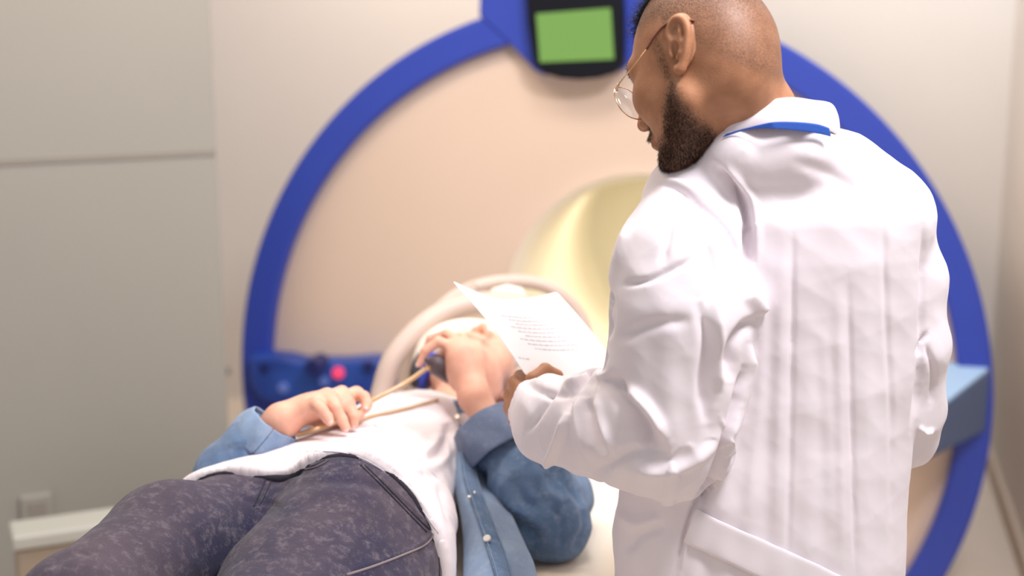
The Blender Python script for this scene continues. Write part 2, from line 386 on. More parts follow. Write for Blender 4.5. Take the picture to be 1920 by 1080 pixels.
# service conduit in the gap between wall and machine
q = G(-1.175, 0, .06); cd = MB().tube([(q[0], q[1], 0), (q[0], q[1], .64)], .012, 12).build('service_pipe', M['trim'], smooth=True)
tag(cd, 'thin beige service pipe with a dark bracket between grey wall and machine', 'pipe')
MB().box((q[0]-.01, q[1]-.02, .60), (.09, .03, .022), -TH).build('bracket', M['groove'], cd, bevel=.003)

# ================================================================ the scanner
scan = empty('mri_scanner', GO*[1, 1, 0], 'large beige round-bored scanner with a blue ring behind the patient', 'scanner')
RC = (-.055, -.105); RA, RB = 1.06, 1.10          # ring centre, outer half axes
BC = (.07, .15); BR = .35
n = 160; rows = []
def sh_pt(k, f_, out):                            # between bore circle (f=0) and shell outline (f=1)
    t = 2*math.pi*k/n; b_ = np.array([BC[0]+BR*math.cos(t), BC[1]+BR*math.sin(t)])
    o_ = np.array([RC[0]+(RA-.012)*math.cos(t), RC[1]+(RB-.012)*math.sin(t)]); q = b_+(o_-b_)*f_
    z = max(q[1], -.675); return G(q[0], z, out)
prof = [(.80, -1.25), (.985, -.15), (.992, -.012), (.97, 0), (.7, 0), (.4, 0), (.22, -.002), (.13, -.008), (.075, -.006), (.055, -.004), (.035, -.012), (.015, -.035), (0, -.08), (-.01, -.25), (-.01, -.6), (-.01, -1.0), (-.01, -1.22)]
V = [sh_pt(k, f_, o_) for f_, o_ in prof for k in range(n)]; ns = len(prof)
F = [[i*n+k, i*n+(k+1) % n, (i+1)*n+(k+1) % n, (i+1)*n+k] for i in range(9) for k in range(n)]
mesh_obj('shell', V, F, M['gantry'], scan)
F = [[i*n+k, i*n+(k+1) % n, (i+1)*n+(k+1) % n, (i+1)*n+k] for i in range(9, ns-1) for k in range(n)]+[[(ns-1)*n+k for k in range(n)]]
mesh_obj('bore', V, F, M['bore'], scan)
# blue ring, a bevelled band standing proud of the shell, open where it meets the floor
V = []; F = []; m = 180; ts = []
for k in range(m+1):
    t = math.radians(-90)+2*math.pi*k/m
    if RC[1]+RB*math.sin(t) > -.66: ts.append(t)
for t in ts:
    for rr, o_ in ((1, .0), (1, .035), (.992, .042), (.925, .042), (.917, .035), (.917, 0)):
        V.append(G(RC[0]+RA*rr*math.cos(t), RC[1]+RB*rr*math.sin(t), o_))
for i in range(len(ts)-1):
    for j in range(5): F.append([i*6+j, (i+1)*6+j, (i+1)*6+j+1, i*6+j+1])
mesh_obj('ring', V, F, M['blue'], scan, smooth=False)
def slab(name, poly, o0, o1, m_, parent, bevel=.006):
    mb = MB().prism([GP(u, v, o1) for u, v in poly], [GP(u, v, o1)-NV*(o1-o0) for u, v in poly]); return mb.build(name, m_, parent, bevel=bevel)
slab('display_bracket', [(900, -30), (898, 30), (945, 72), (962, 88), (1002, 132), (1020, 141), (1165, 134), (1200, 96), (1225, 78), (1225, -30)], .0, .048, M['blue'], scan)
dis = slab('display', [(984, -40), (988, 40), (1000, 122), (1022, 139), (1050, 147), (1085, 150), (1120, 147), (1150, 139), (1168, 122), (1168, 40), (1164, -40)], .03, .10, M['black'], scan, .008)
slab('screen', [(1005, 26), (1012, 117), (1151, 111), (1145, 15)], .098, .103, M['screen'], dis, .001)
pan = slab('control_panel', [(466, 668), (467, 715), (482, 745), (520, 762), (700, 766), (760, 745), (762, 700), (735, 684), (690, 676), (640, 680), (560, 680), (530, 672)], .0, .09, M['blue2'], scan, .012)
def disc(name, u, v, r, o0, o1, m_, parent):
    p = GP(u, v, o1); return MB().tube([p-NV*(o1-o0), p], r, 20).build(name, m_, parent, smooth=False, bevel=.002)
disc('knob', 585, 690, .024, .08, .16, M['navy'], pan); disc('indicator_lamp', 633, 700, .017, .085, .1, M['red'], pan)
disc('button', 607, 716, .014, .085, .098, M['lens'], pan); disc('button', 690, 688, .016, .085, .1, M['navy'], pan); disc('button', 495, 690, .013, .085, .1, M['navy'], pan)
disc('button', 530, 728, .016, .085, .098, M['lens'], pan)
# wedge-shaped console shelf on the right
zt = GP(1850, 684)[2]; A = GP(1670, 692); A[2] = zt; B_ = GP(1853, 682); B_[2] = zt; B2 = B_+NV*.05; A2 = A+NV*.36-UP*.12
con = MB().prism([A, B_, B2, A2], [v-UP*.17 for v in (A, B_, B2)]+[A2-UP*.09]).build('side_console', M['steel'], scan, bevel=.01)
c4 = (A+B_+B2+A2)/4; MB().prism([v+(c4-v)*.05+UP*.006 for v in (A, B_, B2, A2)], [v+(c4-v)*.05-UP*.002 for v in (A, B_, B2, A2)]).build('tray', M['shelf'], con, bevel=.002)
# soft light of the bore's own lamp strip
bl = area('bore_lamp', G(.1, .42, -.55), G(.05, -.1, -.5), .5, 3.2, (1, .95, .78), .15)

# ================================================================ patient table
ta = math.radians(14); TD = np.array([math.sin(ta), math.cos(ta), 0]); TR = np.array([math.cos(ta), -math.sin(ta), 0])
T0 = np.array([-.165, 2.05, 0])                        # on the table's centre line
def TP(x, y, z): return T0+TR*x+TD*y+UP*z
tab = empty('patient_table', T0, 'cream-covered patient table leading into the scanner bore', 'table')
def tprism(name, hw, y0, y1, z0, z1, m_, bev=.01):
    MB().prism([TP(-hw, y0, z1), TP(hw, y0, z1), TP(hw, y1, z1), TP(-hw, y1, z1)][::-1], [TP(-hw, y0, z0), TP(hw, y0, z0), TP(hw, y1, z0), TP(-hw, y1, z0)][::-1]).build(name, m_, tab, bevel=bev)
tprism('base', .17, -.6, 1.0, 0, .62, M['tbl'], .02)
tprism('tabletop', .28, -1.1, 1.55, .62, .73, M['tbl'], .02)
# padded sheet, rumpled
yy = np.linspace(-1.08, 1.0, 90); xx = np.linspace(-1, 1, 40); gr = []
for y in yy:
    row = []
    for x in xx:
        e = abs(x); z = .795-.045*max(0, (e-.86)/.14)**2; X = x*.29
        z += .004*math.sin(18*X+9*y+2*math.sin(7*y))+.003*math.sin(31*y-14*X)
        row.append(TP(X, y, z))
    gr.append(row)
gr = np.array(gr); top = gr.reshape(-1, 3); nx = len(xx); V = np.vstack([top, top*[1, 1, 0]+[0, 0, .735]]); F = []
for i in range(len(yy)-1):
    for j in range(nx-1): F.append([i*nx+j, i*nx+j+1, (i+1)*nx+j+1, (i+1)*nx+j])
ot = len(top); bd = [i*nx for i in range(len(yy))][::-1]+list(range(nx))+[i*nx+nx-1 for i in range(len(yy))]+[(len(yy)-1)*nx+j for j in range(nx)][::-1]
for a_, b_ in zip(bd, bd[1:]+bd[:1]):
    if a_ != b_: F.append([b_, a_, a_+ot, b_+ot])
mesh_obj('mattress', V, F, M['sheet'], tab)

# head coil: an arch of beige tube over the head, and the cushion behind it
coil = empty('head_coil', P(880, 760, 2.8), 'beige arched head coil frame around the head of the patient', 'coil')
ar = [(706, 790, 2.66), (716, 735, 2.68), (738, 672, 2.70), (790, 612, 2.74), (850, 578, 2.78), (925, 566, 2.80), (1000, 580, 2.80), (1060, 640, 2.80), (1085, 740, 2.78)]
pp = spline([P(*q) for q in ar], 8); MB().tube(pp, .0215, 16).build('arch', M['coil'], coil, smooth=True)
MB().tube(spline([P(792, 720, 2.70), P(800, 665, 2.71), P(830, 632, 2.72), P(880, 622, 2.73), P(935, 634, 2.72), P(975, 680, 2.71)], 6), [.02]+[.026]*29+[.02], 14).build('head_pad', M['cap'], coil, smooth=True)
MB().tube([P(918, 566, 2.86), P(930, 557, 2.86), P(952, 553, 2.86), P(972, 556, 2.86), P(984, 566, 2.86)], [.012, .020, .022, .020, .012], 12).build('head_pad', M['cap'], coil, smooth=True)
pp2 = pp+TD*.16+UP*.008; MB().tube(pp2, .015, 12).build('arch', M['coil'], coil, smooth=True)
for t in (0, .5): 
    i = int(t*(len(pp)-1)); MB().tube([pp[i], pp2[i]], .013, 10).build('crossbar', M['coil'], coil, smooth=True)
# ================================================================ people: head, ears, hands as signed-distance forms
def head_local(p):
    """face looks along +x, left is +y; origin between the ear canals"""
    y = p.copy(); y[:, 1] = np.abs(p[:, 1]); q = y
    d = ellip(q, (-.004, 0, .048), (.086, .0775, .088))
    d = smin(d, ellip(q, (-.038, 0, .012), (.058, .066, .060)), .03)
    d = smin(d, ellip(q, (.036, 0, .012), (.068, .064, .085)), .03)
    d = smin(d, ellip(q, (.045, 0, -.045), (.050, .052, .054)), .03)
    d = smin(d, capsule(q, (.012, .052, -.045), (.080, .012, -.090), .020, .019), .025)
    d = smin(d, ellip(q, (.062, .044, -.012), (.030, .022, .026)), .025)
    d = smin(d, capsule(q, (.094, .008, .033), (.074, .050, .036), .012, .010), .016)
    d = smin(d, ellip(q, (.088, 0, -.088), (.015, .018, .015)), .02)
    d = smax(d, -ellip(q, (.108, .032, .014), (.020, .021, .014)), .012)
    d = smin(d, ellip(q, (.083, .032, .014), (.0138, .0145, .0130)), .004)         # lidded eye
    d = smin(d, capsule(q, (.099, 0, .026), (.121, 0, -.016), .0075, .0095), .012)  # nose
    d = smin(d, ellip(q, (.109, .0125, -.021), (.011, .0075, .008)), .007)
    d = smax(d, -ellip(q, (.110, .0075, -.030), (.007, .004, .005)), .003)
    d = smin(d, ellip(q, (.098, 0, -.048), (.012, .022, .0125)), .012)
    d = smin(d, ellip(q, (.106, 0, -.0475), (.007, .021, .0045)), .005)
    d = smin(d, ellip(q, (.104, 0, -.0575), (.008, .019, .0060)), .005)
    d = smax(d, -capsule(q, (.114, 0, -.0525), (.102, .024, -.0525), .0016, .0010), .003)
    return d
def ear_local(p, open_=.35):
    """left ear, hinged outwards; coordinates of the head"""
    q = p.copy(); q[:, 1] = np.abs(p[:, 1]); q = q-np.array([-.002, .071, .011]); c, s = math.cos(open_), math.sin(open_)
    # ear plane: a runs backwards-outwards, b up (leaning back), n outwards
    lean = .20; up = np.array([-math.sin(lean), 0, math.cos(lean)]); bk = np.array([-math.cos(lean), 0, -math.sin(lean)])
    bk = bk*c+np.array([0, s, 0]); nn = np.cross(up, bk); nn = nn if nn[1] > 0 else -nn
    l = np.stack([q@bk, q@up, q@nn], 1)
    hel = [(-.002, .004, .002, .0034), (.002, .012, .004, .0036), (-.003, .022, .004, .0038), (.002, .032, .004, .0042), (.013, .0375, .0045, .0046), (.024, .034, .004, .0046), (.030, .022, .004, .0043), (.029, .008, .004, .0039), (.024, -.006, .004, .0036), (.016, -.018, .003, .0040), (.008, -.027, .002, .0062), (.002, -.022, .001, .0045)]
    hel = spline(hel, 4); d = chain(l, hel, .002)
    d = smin(d, ellip(l, (.014, .006, -.004), (.018, .030, .0032)), .005)
    d = smin(d, chain(l, [(.017, .028, .003, .0026), (.019, .018, .0045, .0034), (.020, .005, .0045, .0034), (.015, -.008, .004, .0036), (.009, -.012, .004, .0034)], .003), .004)
    d = smin(d, ellip(l, (-.001, -.003, .004), (.0045, .007, .0035)), .004)
    d = smin(d, capsule(l, (.006, .003, -.014), (.012, .008, -.004), .013, .010), .006)
    d = smax(d, -ellip(l, (.006, .001, .004), (.0068, .009, .009)), .003)
    return d
def place(p, Mx, s):                    # world -> head frame
    return ((p-Mx[1])@Mx[0])/s
def rotm(yaw, pitch, roll):
    return np.array(Matrix.Rotation(yaw, 3, 'Z') @ Matrix.Rotation(pitch, 3, 'Y') @ Matrix.Rotation(roll, 3, 'X'))
def strands(name, roots, dirs, L, r, m_, parent, curl=0, seed=1, seg=3):
    g_ = np.random.default_rng(seed); n = len(roots); P0 = roots.copy(); D = dirs/np.linalg.norm(dirs, axis=1)[:, None]
    rings = []; L = np.broadcast_to(L, (n,))[:, None]*g_.uniform(.6, 1.2, (n, 1))
    for i in range(seg+1):
        a = np.cross(D, g_.normal(0, 1, 3)+np.zeros_like(D)); a /= np.linalg.norm(a, axis=1)[:, None]+1e-9; b_ = np.cross(D, a)
        rr = r*(1-i/seg*.85); rings.append([P0+rr*(math.cos(t)*a+math.sin(t)*b_) for t in (0, 2.09, 4.19)])
        D = D+curl*g_.normal(0, 1, (n, 3)); D /= np.linalg.norm(D, axis=1)[:, None]; P0 = P0+D*L/seg
    V = np.stack([np.stack(q, 1) for q in rings], 1).reshape(n, -1, 3); k = (seg+1)*3; base = np.arange(n)[:, None]*k; F = []
    for i in range(seg):
        for j in range(3): F.append(base+np.array([[i*3+j, i*3+(j+1) % 3, i*3+3+(j+1) % 3, i*3+3+j]]))
    return mesh_obj(name, V.reshape(-1, 3), np.concatenate(F), m_, parent)
def sstep(x, a, b): t = np.clip((x-a)/(b-a), 0, 1); return t*t*(3-2*t)

# ================================================================ the standing man
HR = rotm(math.radians(142), math.radians(31), math.radians(16)); HT = np.array([.2625, 1.925, 1.618]); HS = 1.03
DM = (HR, HT)
doc = empty('person', (.36, 1.93, 0), 'standing person in white lab coat and gold glasses, reading a sheet of paper', 'person')
NB = P(1440, 285, 1.975)
nk0 = HT+HR@np.array([-.030, 0, -.02])*HS
def f_headneck(p):
    l = place(p, DM, HS); d = head_local(l)*HS
    return smin(d, chain(p, [(*nk0, .058), (*(nk0*.45+NB*.55+np.array([0, -.004, 0])), .056), (*NB, .050)], .02), .022)
hv, hf = nets(f_headneck, HT-[.17, .17, .24], HT+[.21, .17, .18], .0019, smooth=2)
def f_ear(p):
    l = place(p, DM, HS); e = ear_local(l, .15)*HS; return smax(smin(head_local(l)*HS+.0007, e, .005), e-.0045, .001)
ec = HT+HR@np.array([-.005, .078, .008])*HS; ev, ef = nets(f_ear, ec-.055, ec+.055, .0010, smooth=2)
# hand that holds the paper
def hand(p, wrist, mcps, fingers, thumb, r, palm_k=.012, fl=None):
    W_ = np.array(wrist, float); d = None
    for m_ in mcps:
        e = capsule(p, W_, m_, r*1.9, r*1.25); d = e if d is None else smin(d, e, palm_k)
    for m_, fg in zip(mcps, fingers):
        pts = [(*m_, r*1.14)]+[(*q, r*k_) for q, k_ in zip(fg, (1.0, .92, .78))]
        d = smin(d, chain(p, pts, .003), .005)
    tp = [(*((W_*.7+np.array(mcps[0])*.3)), r*1.5)]+[(*q, r*k_) for q, k_ in zip(thumb, (1.35, 1.12, .95))]
    return smin(d, chain(p, tp, .004), .009)
dw = P(1003, 763, 2.07)
dm = [P(966, 718, 2.125), P(958, 740, 2.135), P(957, 764, 2.13), P(966, 786, 2.12)]
dfg = [[P(975, 704, 2.165), P(1002, 708, 2.185), P(1022, 714, 2.19)], [P(962, 726, 2.175), P(990, 732, 2.2), P(1012, 736, 2.2)], [P(962, 752, 2.17), P(990, 758, 2.19), P(1012, 760, 2.19)], [P(972, 775, 2.155), P(996, 782, 2.17), P(1015, 784, 2.17)]]
dth = [P(1000, 712, 2.10), P(1022, 693, 2.118), P(1046, 703, 2.128)]
EL = P(1240, 818, 1.88)
def f_dhand(p):
    d = hand(p, dw, dm, dfg, dth, .0088); return smin(d, capsule(p, dw, EL, .026, .042), .015)
av, af = nets(f_dhand, P(1003, 763, 2.07)-[.09, .16, .1], P(1003, 763, 2.07)+[.16, .14, .1], .0022)
# plain trunk, arms and legs under the clothes
def f_trunk(p):
    d = capsule(p, (.355, 1.965, 1.33), (.35, 1.965, 1.0), .10, .10, ((0, 1, 0), .6))
    d = smin(d, capsule(p, NB+np.array([0,.02,-.03]), (.355, 1.97, 1.36), .040, .055), .04)
    for sx in (-1, 1):
        d = smin(d, chain(p, [(.34+.09*sx, 1.93, .93, .085), (.34+.10*sx, 1.90, .50, .058), (.34+.10*sx, 1.94, .10, .04)], .02), .03)
        d = smin(d, capsule(p, (.34+.10*sx, 1.95, .05), (.34+.11*sx, 2.10, .035), .035, .03), .02)
    return d
tv, tf = nets(f_trunk, (.0, 1.7, -.02), (.72, 2.25, 1.6), .008)
V = np.vstack([hv, av, tv, ev]); F = np.vstack([hf, af+len(hv), tf+len(hv)+len(av), ef+len(hv)+len(av)+len(tv)])
# where cropped hair and beard shadow grow
l = place(hv, DM, HS); x, y, z = l.T; ay = np.abs(y)
line = np.where(x > .0, .045+.35*np.clip(x-.0, 0, .03)+np.clip(x-.045, 0, 1)*.9, .035+(x+.0)*1.35); line = np.maximum(line, -.075)
st = sstep(z-line, -.004, .030)
st = st*(.30+.42*sstep(z, .0, .085)+.2*sstep(-x, 0, .09))
st *= 1-sstep(ear_local(l), .004, .0)*1.0
cheek = np.maximum(-.006-np.clip(x-.012, 0, 1)*1.15, -.066)
bd = sstep(cheek-z+.004*np.sin(x*900)*np.sin(z*700), -.008, .022)*sstep(x, -.004, .022)*sstep(z, -.135, -.10)
side = sstep(x, .006, .014)*sstep(-x, -.030, -.020)*sstep(z, -.03, -.01)*sstep(-z, -.05, -.03)*sstep(ay, .05, .06)
must = sstep(-z, .026, .036)*sstep(z, -.056, -.044)*sstep(x, .085, .10)*sstep(-ay, -.034, -.026)
beard = np.clip(np.maximum(np.maximum(bd, must), side*.45), 0, 1); far = f_headneck(hv*1.0)*0
neckd = capsule(hv, nk0, NB, .058, .066); beard *= sstep(neckd, .004, .02)
ears = ear_local(l); beard *= sstep(ears, .003, .008)
stub = np.concatenate([np.clip(np.maximum(st, beard*.75), 0, 1), np.zeros(len(av)+len(tv)+len(ev))])
mesh_obj('body', V, F, M['skinD'], doc, colors={'stubble': stub})
N = normals(hv, hf); rg = np.random.default_rng(5)
def pick(prob, n):
    pr = prob/prob.sum(); return rg.choice(len(prob), n, p=pr)
def world_dir(v): return HR@np.array(v, float)
i = pick(beard**1.4+1e-9, 16000); jit = rg.normal(0, .0009, (len(i), 3))
strands('beard', hv[i]+jit-N[i]*.0008, N[i]*.42+world_dir((.25, 0, -1.1))+rg.normal(0, .28, (len(i), 3)), .0035+.0025*beard[i], .00017, M['beard'], doc, .22, 3)
top = sstep(z-.099+np.clip(x-.03, 0, 1)*.30, .0, .010)*sstep(x, -.08, -.05); i = pick(top+1e-9, 8000)
strands('hair', hv[i]-N[i]*.001, N[i]*1.1+world_dir((.35, 0, .1))+rg.normal(0, .45, (len(i), 3)), .018+.012*sstep(x[i], .02, .08), .00028, M['blackhair'], doc, .45, 9, 5)
brow = sstep(z, .030, .036)*sstep(-z, -.047, -.040)*sstep(x, .06, .07)*sstep(ay, .010, .015)*sstep(-ay, -.056, -.050)
for sgn in (1, -1):
    i = pick(brow*(y*sgn > 0)+1e-12, 260); strands('eyebrow', hv[i], N[i]*.5+world_dir((-.6, sgn, .1))+rg.normal(0, .2, (len(i), 3)), .007, .0002, M['blackhair'], doc, .1, 4)
def HP(x, y, z): return HT+HR@np.array([x, y, z], float)*HS
for sgn in (1, -1):
    lash = np.array([HP(.0965-.006*abs(t)-.004*(t > 0)*t, sgn*(.032+.0135*t), .0095) for t in np.linspace(-1, 1, 40)])
    strands('eyelashes', lash, world_dir((1, 0, -.55))+rg.normal(0, .15, (40, 3)), .008, .00022, M['blackhair'], doc, .08, 6)
# spectacles
gl = MB(); frame_pts = {}
for sgn in (1, -1):
    ring_ = []
    for k in range(49):
        t = 2*math.pi*k/48; cx_, sx_ = math.cos(t), math.sin(t); e = .82
        a = math.copysign(abs(cx_)**e, cx_)*.0275; b_ = math.copysign(abs(sx_)**e, sx_)*.0235
        ring_.append(HP(.113-.12*max(0, a+.0)*.55-.10*b_*-.9*.6-.0, sgn*(.0335+a), .006+b_))
    frame_pts[sgn] = ring_; gl.tube(ring_, .00085, 8, False)
gl.tube([HP(.114, t*.007, .013+.002*(1-t*t)) for t in np.linspace(-1, 1, 9)], .0009, 8)
eye = gl.build('glasses', M['gold'], doc, smooth=True)
for sgn in (1, -1):
    rr = frame_pts[sgn][:-1]; cen = sum(rr)/len(rr); cen2 = cen+world_dir((.0012, 0, 0)); mbx = MB(); nn_ = len(rr)
    th_ = world_dir((-.0012, 0, 0)); VV = [q for q in rr]+[cen2]+[q+th_ for q in rr]+[cen2+th_]
    FF = [[k, (k+1) % nn_, nn_] for k in range(nn_)]+[[nn_+1+(k+1) % nn_, nn_+1+k, 2*nn_+1] for k in range(nn_)]+[[(k+1) % nn_, k, nn_+1+k, nn_+1+(k+1) % nn_] for k in range(nn_)]
    mesh_obj('lens', VV, FF, M['glass'], eye)
    tm = MB(); hin = HP(.1045, sgn*.062, .018)
    tm.tube([HP(.1075, sgn*.0595, .016), hin, HP(.097, sgn*.0665, .019)], .0016, 8)
    tm.tube([HP(.098, sgn*.066, .019), HP(.055, sgn*.0765, .025), HP(.030, sgn*.0815, .030)], .0009, 8); tm.build('temple', M['gold'], eye, smooth=True)
    MB().tube(spline([HP(.030, sgn*.0815, .030), HP(.012, sgn*.0810, .040), HP(-.006, sgn*.0785, .0465), HP(-.028, sgn*.0745, .042), HP(-.044, sgn*.075, .030)], 5), .0016, 8).build('temple_tip', M['tortoise'], eye, smooth=True)

# ---- lab coat
rows = [(330, 1255, 1690, .08, 1.965), (360, 1250, 1715, .09, 1.96), (400, 1250, 1735, .10, 1.96), (470, 1260, 1738, .106, 1.96), (600, 1240, 1728, .106, 1.96), (700, 1225, 1720, .108, 1.96), (800, 1200, 1707, .112, 1.96), (900, 1163, 1695, .118, 1.955), (1000, 1146, 1690, .125, 1.955), (1080, 1150, 1686, .13, 1.955), (1350, 1120, 1720, .14, 1.955)]
cz_ = []; 
for v, uL, uR, b_, Y in rows:
    a_, c_ = P(uL, v, Y), P(uR, v, Y); cz_.append((a_[2], (a_[0]+c_[0])/2, (c_[0]-a_[0])/2, b_, Y))
cz_ = np.array(cz_[::-1]); cz_[0, 0] = .62
def f_torso(p):
    z = np.clip(p[:, 2], cz_[0, 0], cz_[-1, 0]); cx, a, b_, Y = [np.interp(z, cz_[:, 0], cz_[:, i]) for i in (1, 2, 3, 4)]
    qx = np.abs(p[:, 0]-cx)/a; qy = np.abs(p[:, 1]-Y)/b_; n = 2.5
    r_ = (qx**n+qy**n)**(1/n); d = (r_-1)*np.minimum(a, b_)
    d = np.where(r_ > 1, d, d*.9); ov = p[:, 2]-cz_[-1, 0]
    return smax(smax(d, ov, .05), cz_[0, 0]-p[:, 2], .004)
def PR(u, v, Y, r): return (*P(u, v, Y), r)
shl = [PR(1448, 288, 1.955, .048), PR(1375, 312, 1.955, .056), PR(1305, 372, 1.95, .066)]
shr = [PR(1490, 292, 1.955, .048), PR(1570, 330, 1.965, .058), PR(1650, 390, 1.965, .060)]
armL = [PR(1303, 388, 1.935, .072), PR(1277, 490, 1.885, .082), PR(1283, 580, 1.865, .094), PR(1266, 700, 1.86, .088), PR(1246, 815, 1.86, .083)]
foreL = [PR(1246, 815, 1.86, .083), PR(1120, 795, 1.96, .075), PR(1050, 790, 2.02, .066), PR(1008, 768, 2.07, .052)]
armR = [PR(1672, 410, 1.97, .050), PR(1708, 520, 1.96, .047), PR(1722, 650, 1.95, .044), PR(1712, 770, 1.97, .046), PR(1700, 815, 1.99, .044)]
foreR = [PR(1700, 815, 1.99, .044), PR(1640, 800, 2.10, .042), PR(1500, 770, 2.16, .040)]
wE, wW = np.array(foreL[2][:3]), np.array(foreL[3][:3]); wdir = (wW-wE)/np.linalg.norm(wW-wE)
neck_cut = (NB+np.array([0, .01, .0]), nk0)
def f_coat(p):
    d = smin(f_torso(p), chain(p, shl, .03), .05); d = smin(d, capsule(p, P(1385, 288, 1.900), P(1490, 286, 1.908), .047, .050), .03); d = smin(d, chain(p, shr, .03), .05)
    aL = smin(chain(p, armL, .03), chain(p, foreL, .02), .045)
    aL = smax(aL, (p-wW)@wdir-.012, .006); aL = smax(aL, -capsule(p, wW-wdir*.05, wW+wdir*.08, .038, .050), .004)
    d = smin(d, aL, .007)
    return smin(d, smin(chain(p, armR, .02), chain(p, foreR, .02), .02), .012)
cv, cf = nets(f_coat, (-.06, 1.62, .60), (.78, 2.28, 1.64), .0052, smooth=2)
cv, cf = subdivide(cv, cf); N = normals(cv, cf)
zz = cv[:, 2]
# hanging folds of the skirt and soft billows everywhere
px = proj(cv)
hang = sstep(-zz, -1.42, -1.15); ph = cv[:, 0]*70+np.sin(zz*5)*.8
cv = cv+N*(hang*(.0018*np.sin(ph)+.0010*np.sin(ph*2.3+1)))[:, None]
cv = cv+N*(.0022*waves(cv, 11, 22, 5))[:, None]+N*(.0012*waves(cv, 12, 48, 5))[:, None]
arm_d = smin(chain(cv, armL, .03), chain(cv, foreL, .02), .045); on_arm = arm_d < .012
fore = chain(cv, foreL, .02) < .012
cv = cv+N*(fore*.0045*waves(cv, 21, 38, 4))[:, None]
CR = [  # pixel line, width, depth
    ([(1236, 347), (1275, 356), (1312, 383), (1352, 418), (1378, 455), (1395, 500), (1404, 545)], 4, -.007),   # armhole seam
    ([(1230, 335), (1275, 344), (1318, 370), (1362, 408), (1390, 448)], 7, .004),
    ([(1340, 312), (1372, 345), (1395, 385), (1404, 440), (1404, 540)], 8, -.016),
    ([(1355, 312), (1392, 350), (1415, 400), (1418, 520)], 10, .006),
    ([(1260, 385), (1252, 440), (1240, 500)], 10, -.004), ([(1295, 378), (1320, 440), (1335, 520), (1322, 600)], 12, -.006),
    ([(1165, 535), (1230, 520), (1310, 478)], 7, -.004), ([(1150, 640), (1220, 610), (1300, 600)], 14, -.004),
    ([(1310, 560), (1325, 640), (1318, 720), (1325, 800)], 12, -.009), ([(1345, 560), (1350, 660), (1345, 740)], 12, .007),
    ([(1395, 545), (1415, 570), (1428, 590)], 12, .010), ([(1420, 598), (1392, 622), (1372, 660), (1368, 720)], 12, -.012), ([(1405, 640), (1400, 700), (1380, 780), (1345, 860)], 8, .008),
    ([(1180, 420), (1158, 480), (1140, 550)], 10, .004), ([(1138, 540), (1146, 580), (1140, 640)], 7, -.006),
    ([(1135, 655), (1110, 690), (1070, 730), (1062, 780)], 12, -.014), ([(1130, 700), (1160, 735), (1200, 790), (1225, 850)], 17, -.018), ([(1165, 720), (1215, 765), (1250, 830)], 12, .010),
    ([(1100, 745), (1110, 800), (1135, 860)], 10, -.010), ([(1085, 740), (1090, 800), (1112, 870)], 12, .008), ([(1120, 735), (1130, 790), (1150, 850)], 8, .006),
    ([(1045, 725), (1100, 712), (1140, 700)], 8, .007), ([(975, 712), (1020, 735), (1080, 742)], 9, -.006), ([(1060, 700), (1020, 760), (985, 815)], 7, -.006), ([(1018, 885), (1045, 830), (1066, 770)], 8, .008),
    ([(1170, 880), (1240, 885), (1310, 860), (1360, 800)], 14, .006), ([(1110, 890), (1180, 850), (1260, 850)], 14, -.006),
    ([(1395, 690), (1372, 790), (1335, 900), (1300, 960)], 7, -.016), ([(1350, 780), (1370, 840), (1345, 900), (1305, 955), (1275, 1080)], 5, .006), ([(1338, 890), (1300, 950), (1262, 1080)], 4, -.006),
    ([(1487, 420), (1484, 700), (1476, 1080)], 7, -.008), ([(1470, 420), (1462, 700), (1452, 1040)], 14, .005), ([(1590, 520), (1597, 800), (1604, 1080)], 6, -.007), ([(1572, 520), (1576, 800), (1580, 1080)], 12, .005),
    ([(1655, 380), (1662, 600), (1672, 800), (1668, 1080)], 7, -.006), ([(1540, 600), (1552, 800), (1556, 1000)], 14, .004), ([(1430, 540), (1425, 760), (1400, 980)], 14, .006),
    ([(1732, 420), (1730, 560), (1724, 700), (1708, 810)], 6, -.012), ([(1735, 640), (1750, 700), (1745, 760)], 6, -.005),
    ([(1740, 620), (1725, 648), (1722, 668)], 5, -.006), ([(1722, 800), (1735, 810), (1752, 806)], 5, .006), ([(1480, 300), (1560, 330), (1640, 390)], 16, -.003),
    ([(1155, 960), (1200, 985), (1240, 970)], 16, .006), ([(1165, 1040), (1200, 1000), (1250, 985)], 14, -.006),
]
for ln, w_, dp in CR: cv = crease(cv, N, ln, w_*.85, dp*(.65 if abs(ln[-1][1]-ln[0][1]) > 370 and abs(ln[-1][0]-ln[0][0]) < 40 else 1.35))
cv = relax(cv, cf, 1, .4)
coat = mesh_obj('lab_coat', cv, cf, M['coat'], doc)
ctree = bvh(cv, cf)
# collar
topr = [(1288, 305, 1.975), (1306, 276, 1.95), (1325, 251, 1.925), (1352, 225, 1.90), (1388, 201, 1.885), (1430, 187, 1.876), (1480, 179, 1.875), (1522, 184, 1.885), (1555, 189, 1.92), (1560, 205, 1.99), (1540, 230, 2.06)]
botr = [(1262, 312, 1.95), (1286, 294, 1.93), (1318, 276, 1.905), (1347, 259, 1.885), (1384, 246, 1.868), (1430, 238, 1.857), (1480, 233, 1.855), (1524, 237, 1.865), (1561, 249, 1.90), (1572, 270, 1.97), (1556, 290, 2.06)]
tp_, bt_ = spline([P(*q) for q in topr], 4), spline([P(*q) for q in botr], 4); inw = []
neckc = (NB+nk0)/2; rowsC = []
inner = tp_+(np.array([neckc[0], neckc[1]+.02, 0])-tp_)*[.10, .10, 0]-[0, 0, .045]
for f_ in np.linspace(1, 0, 4): rowsC.append(inner*f_+(tp_-[0, 0, .001])*(1-f_))
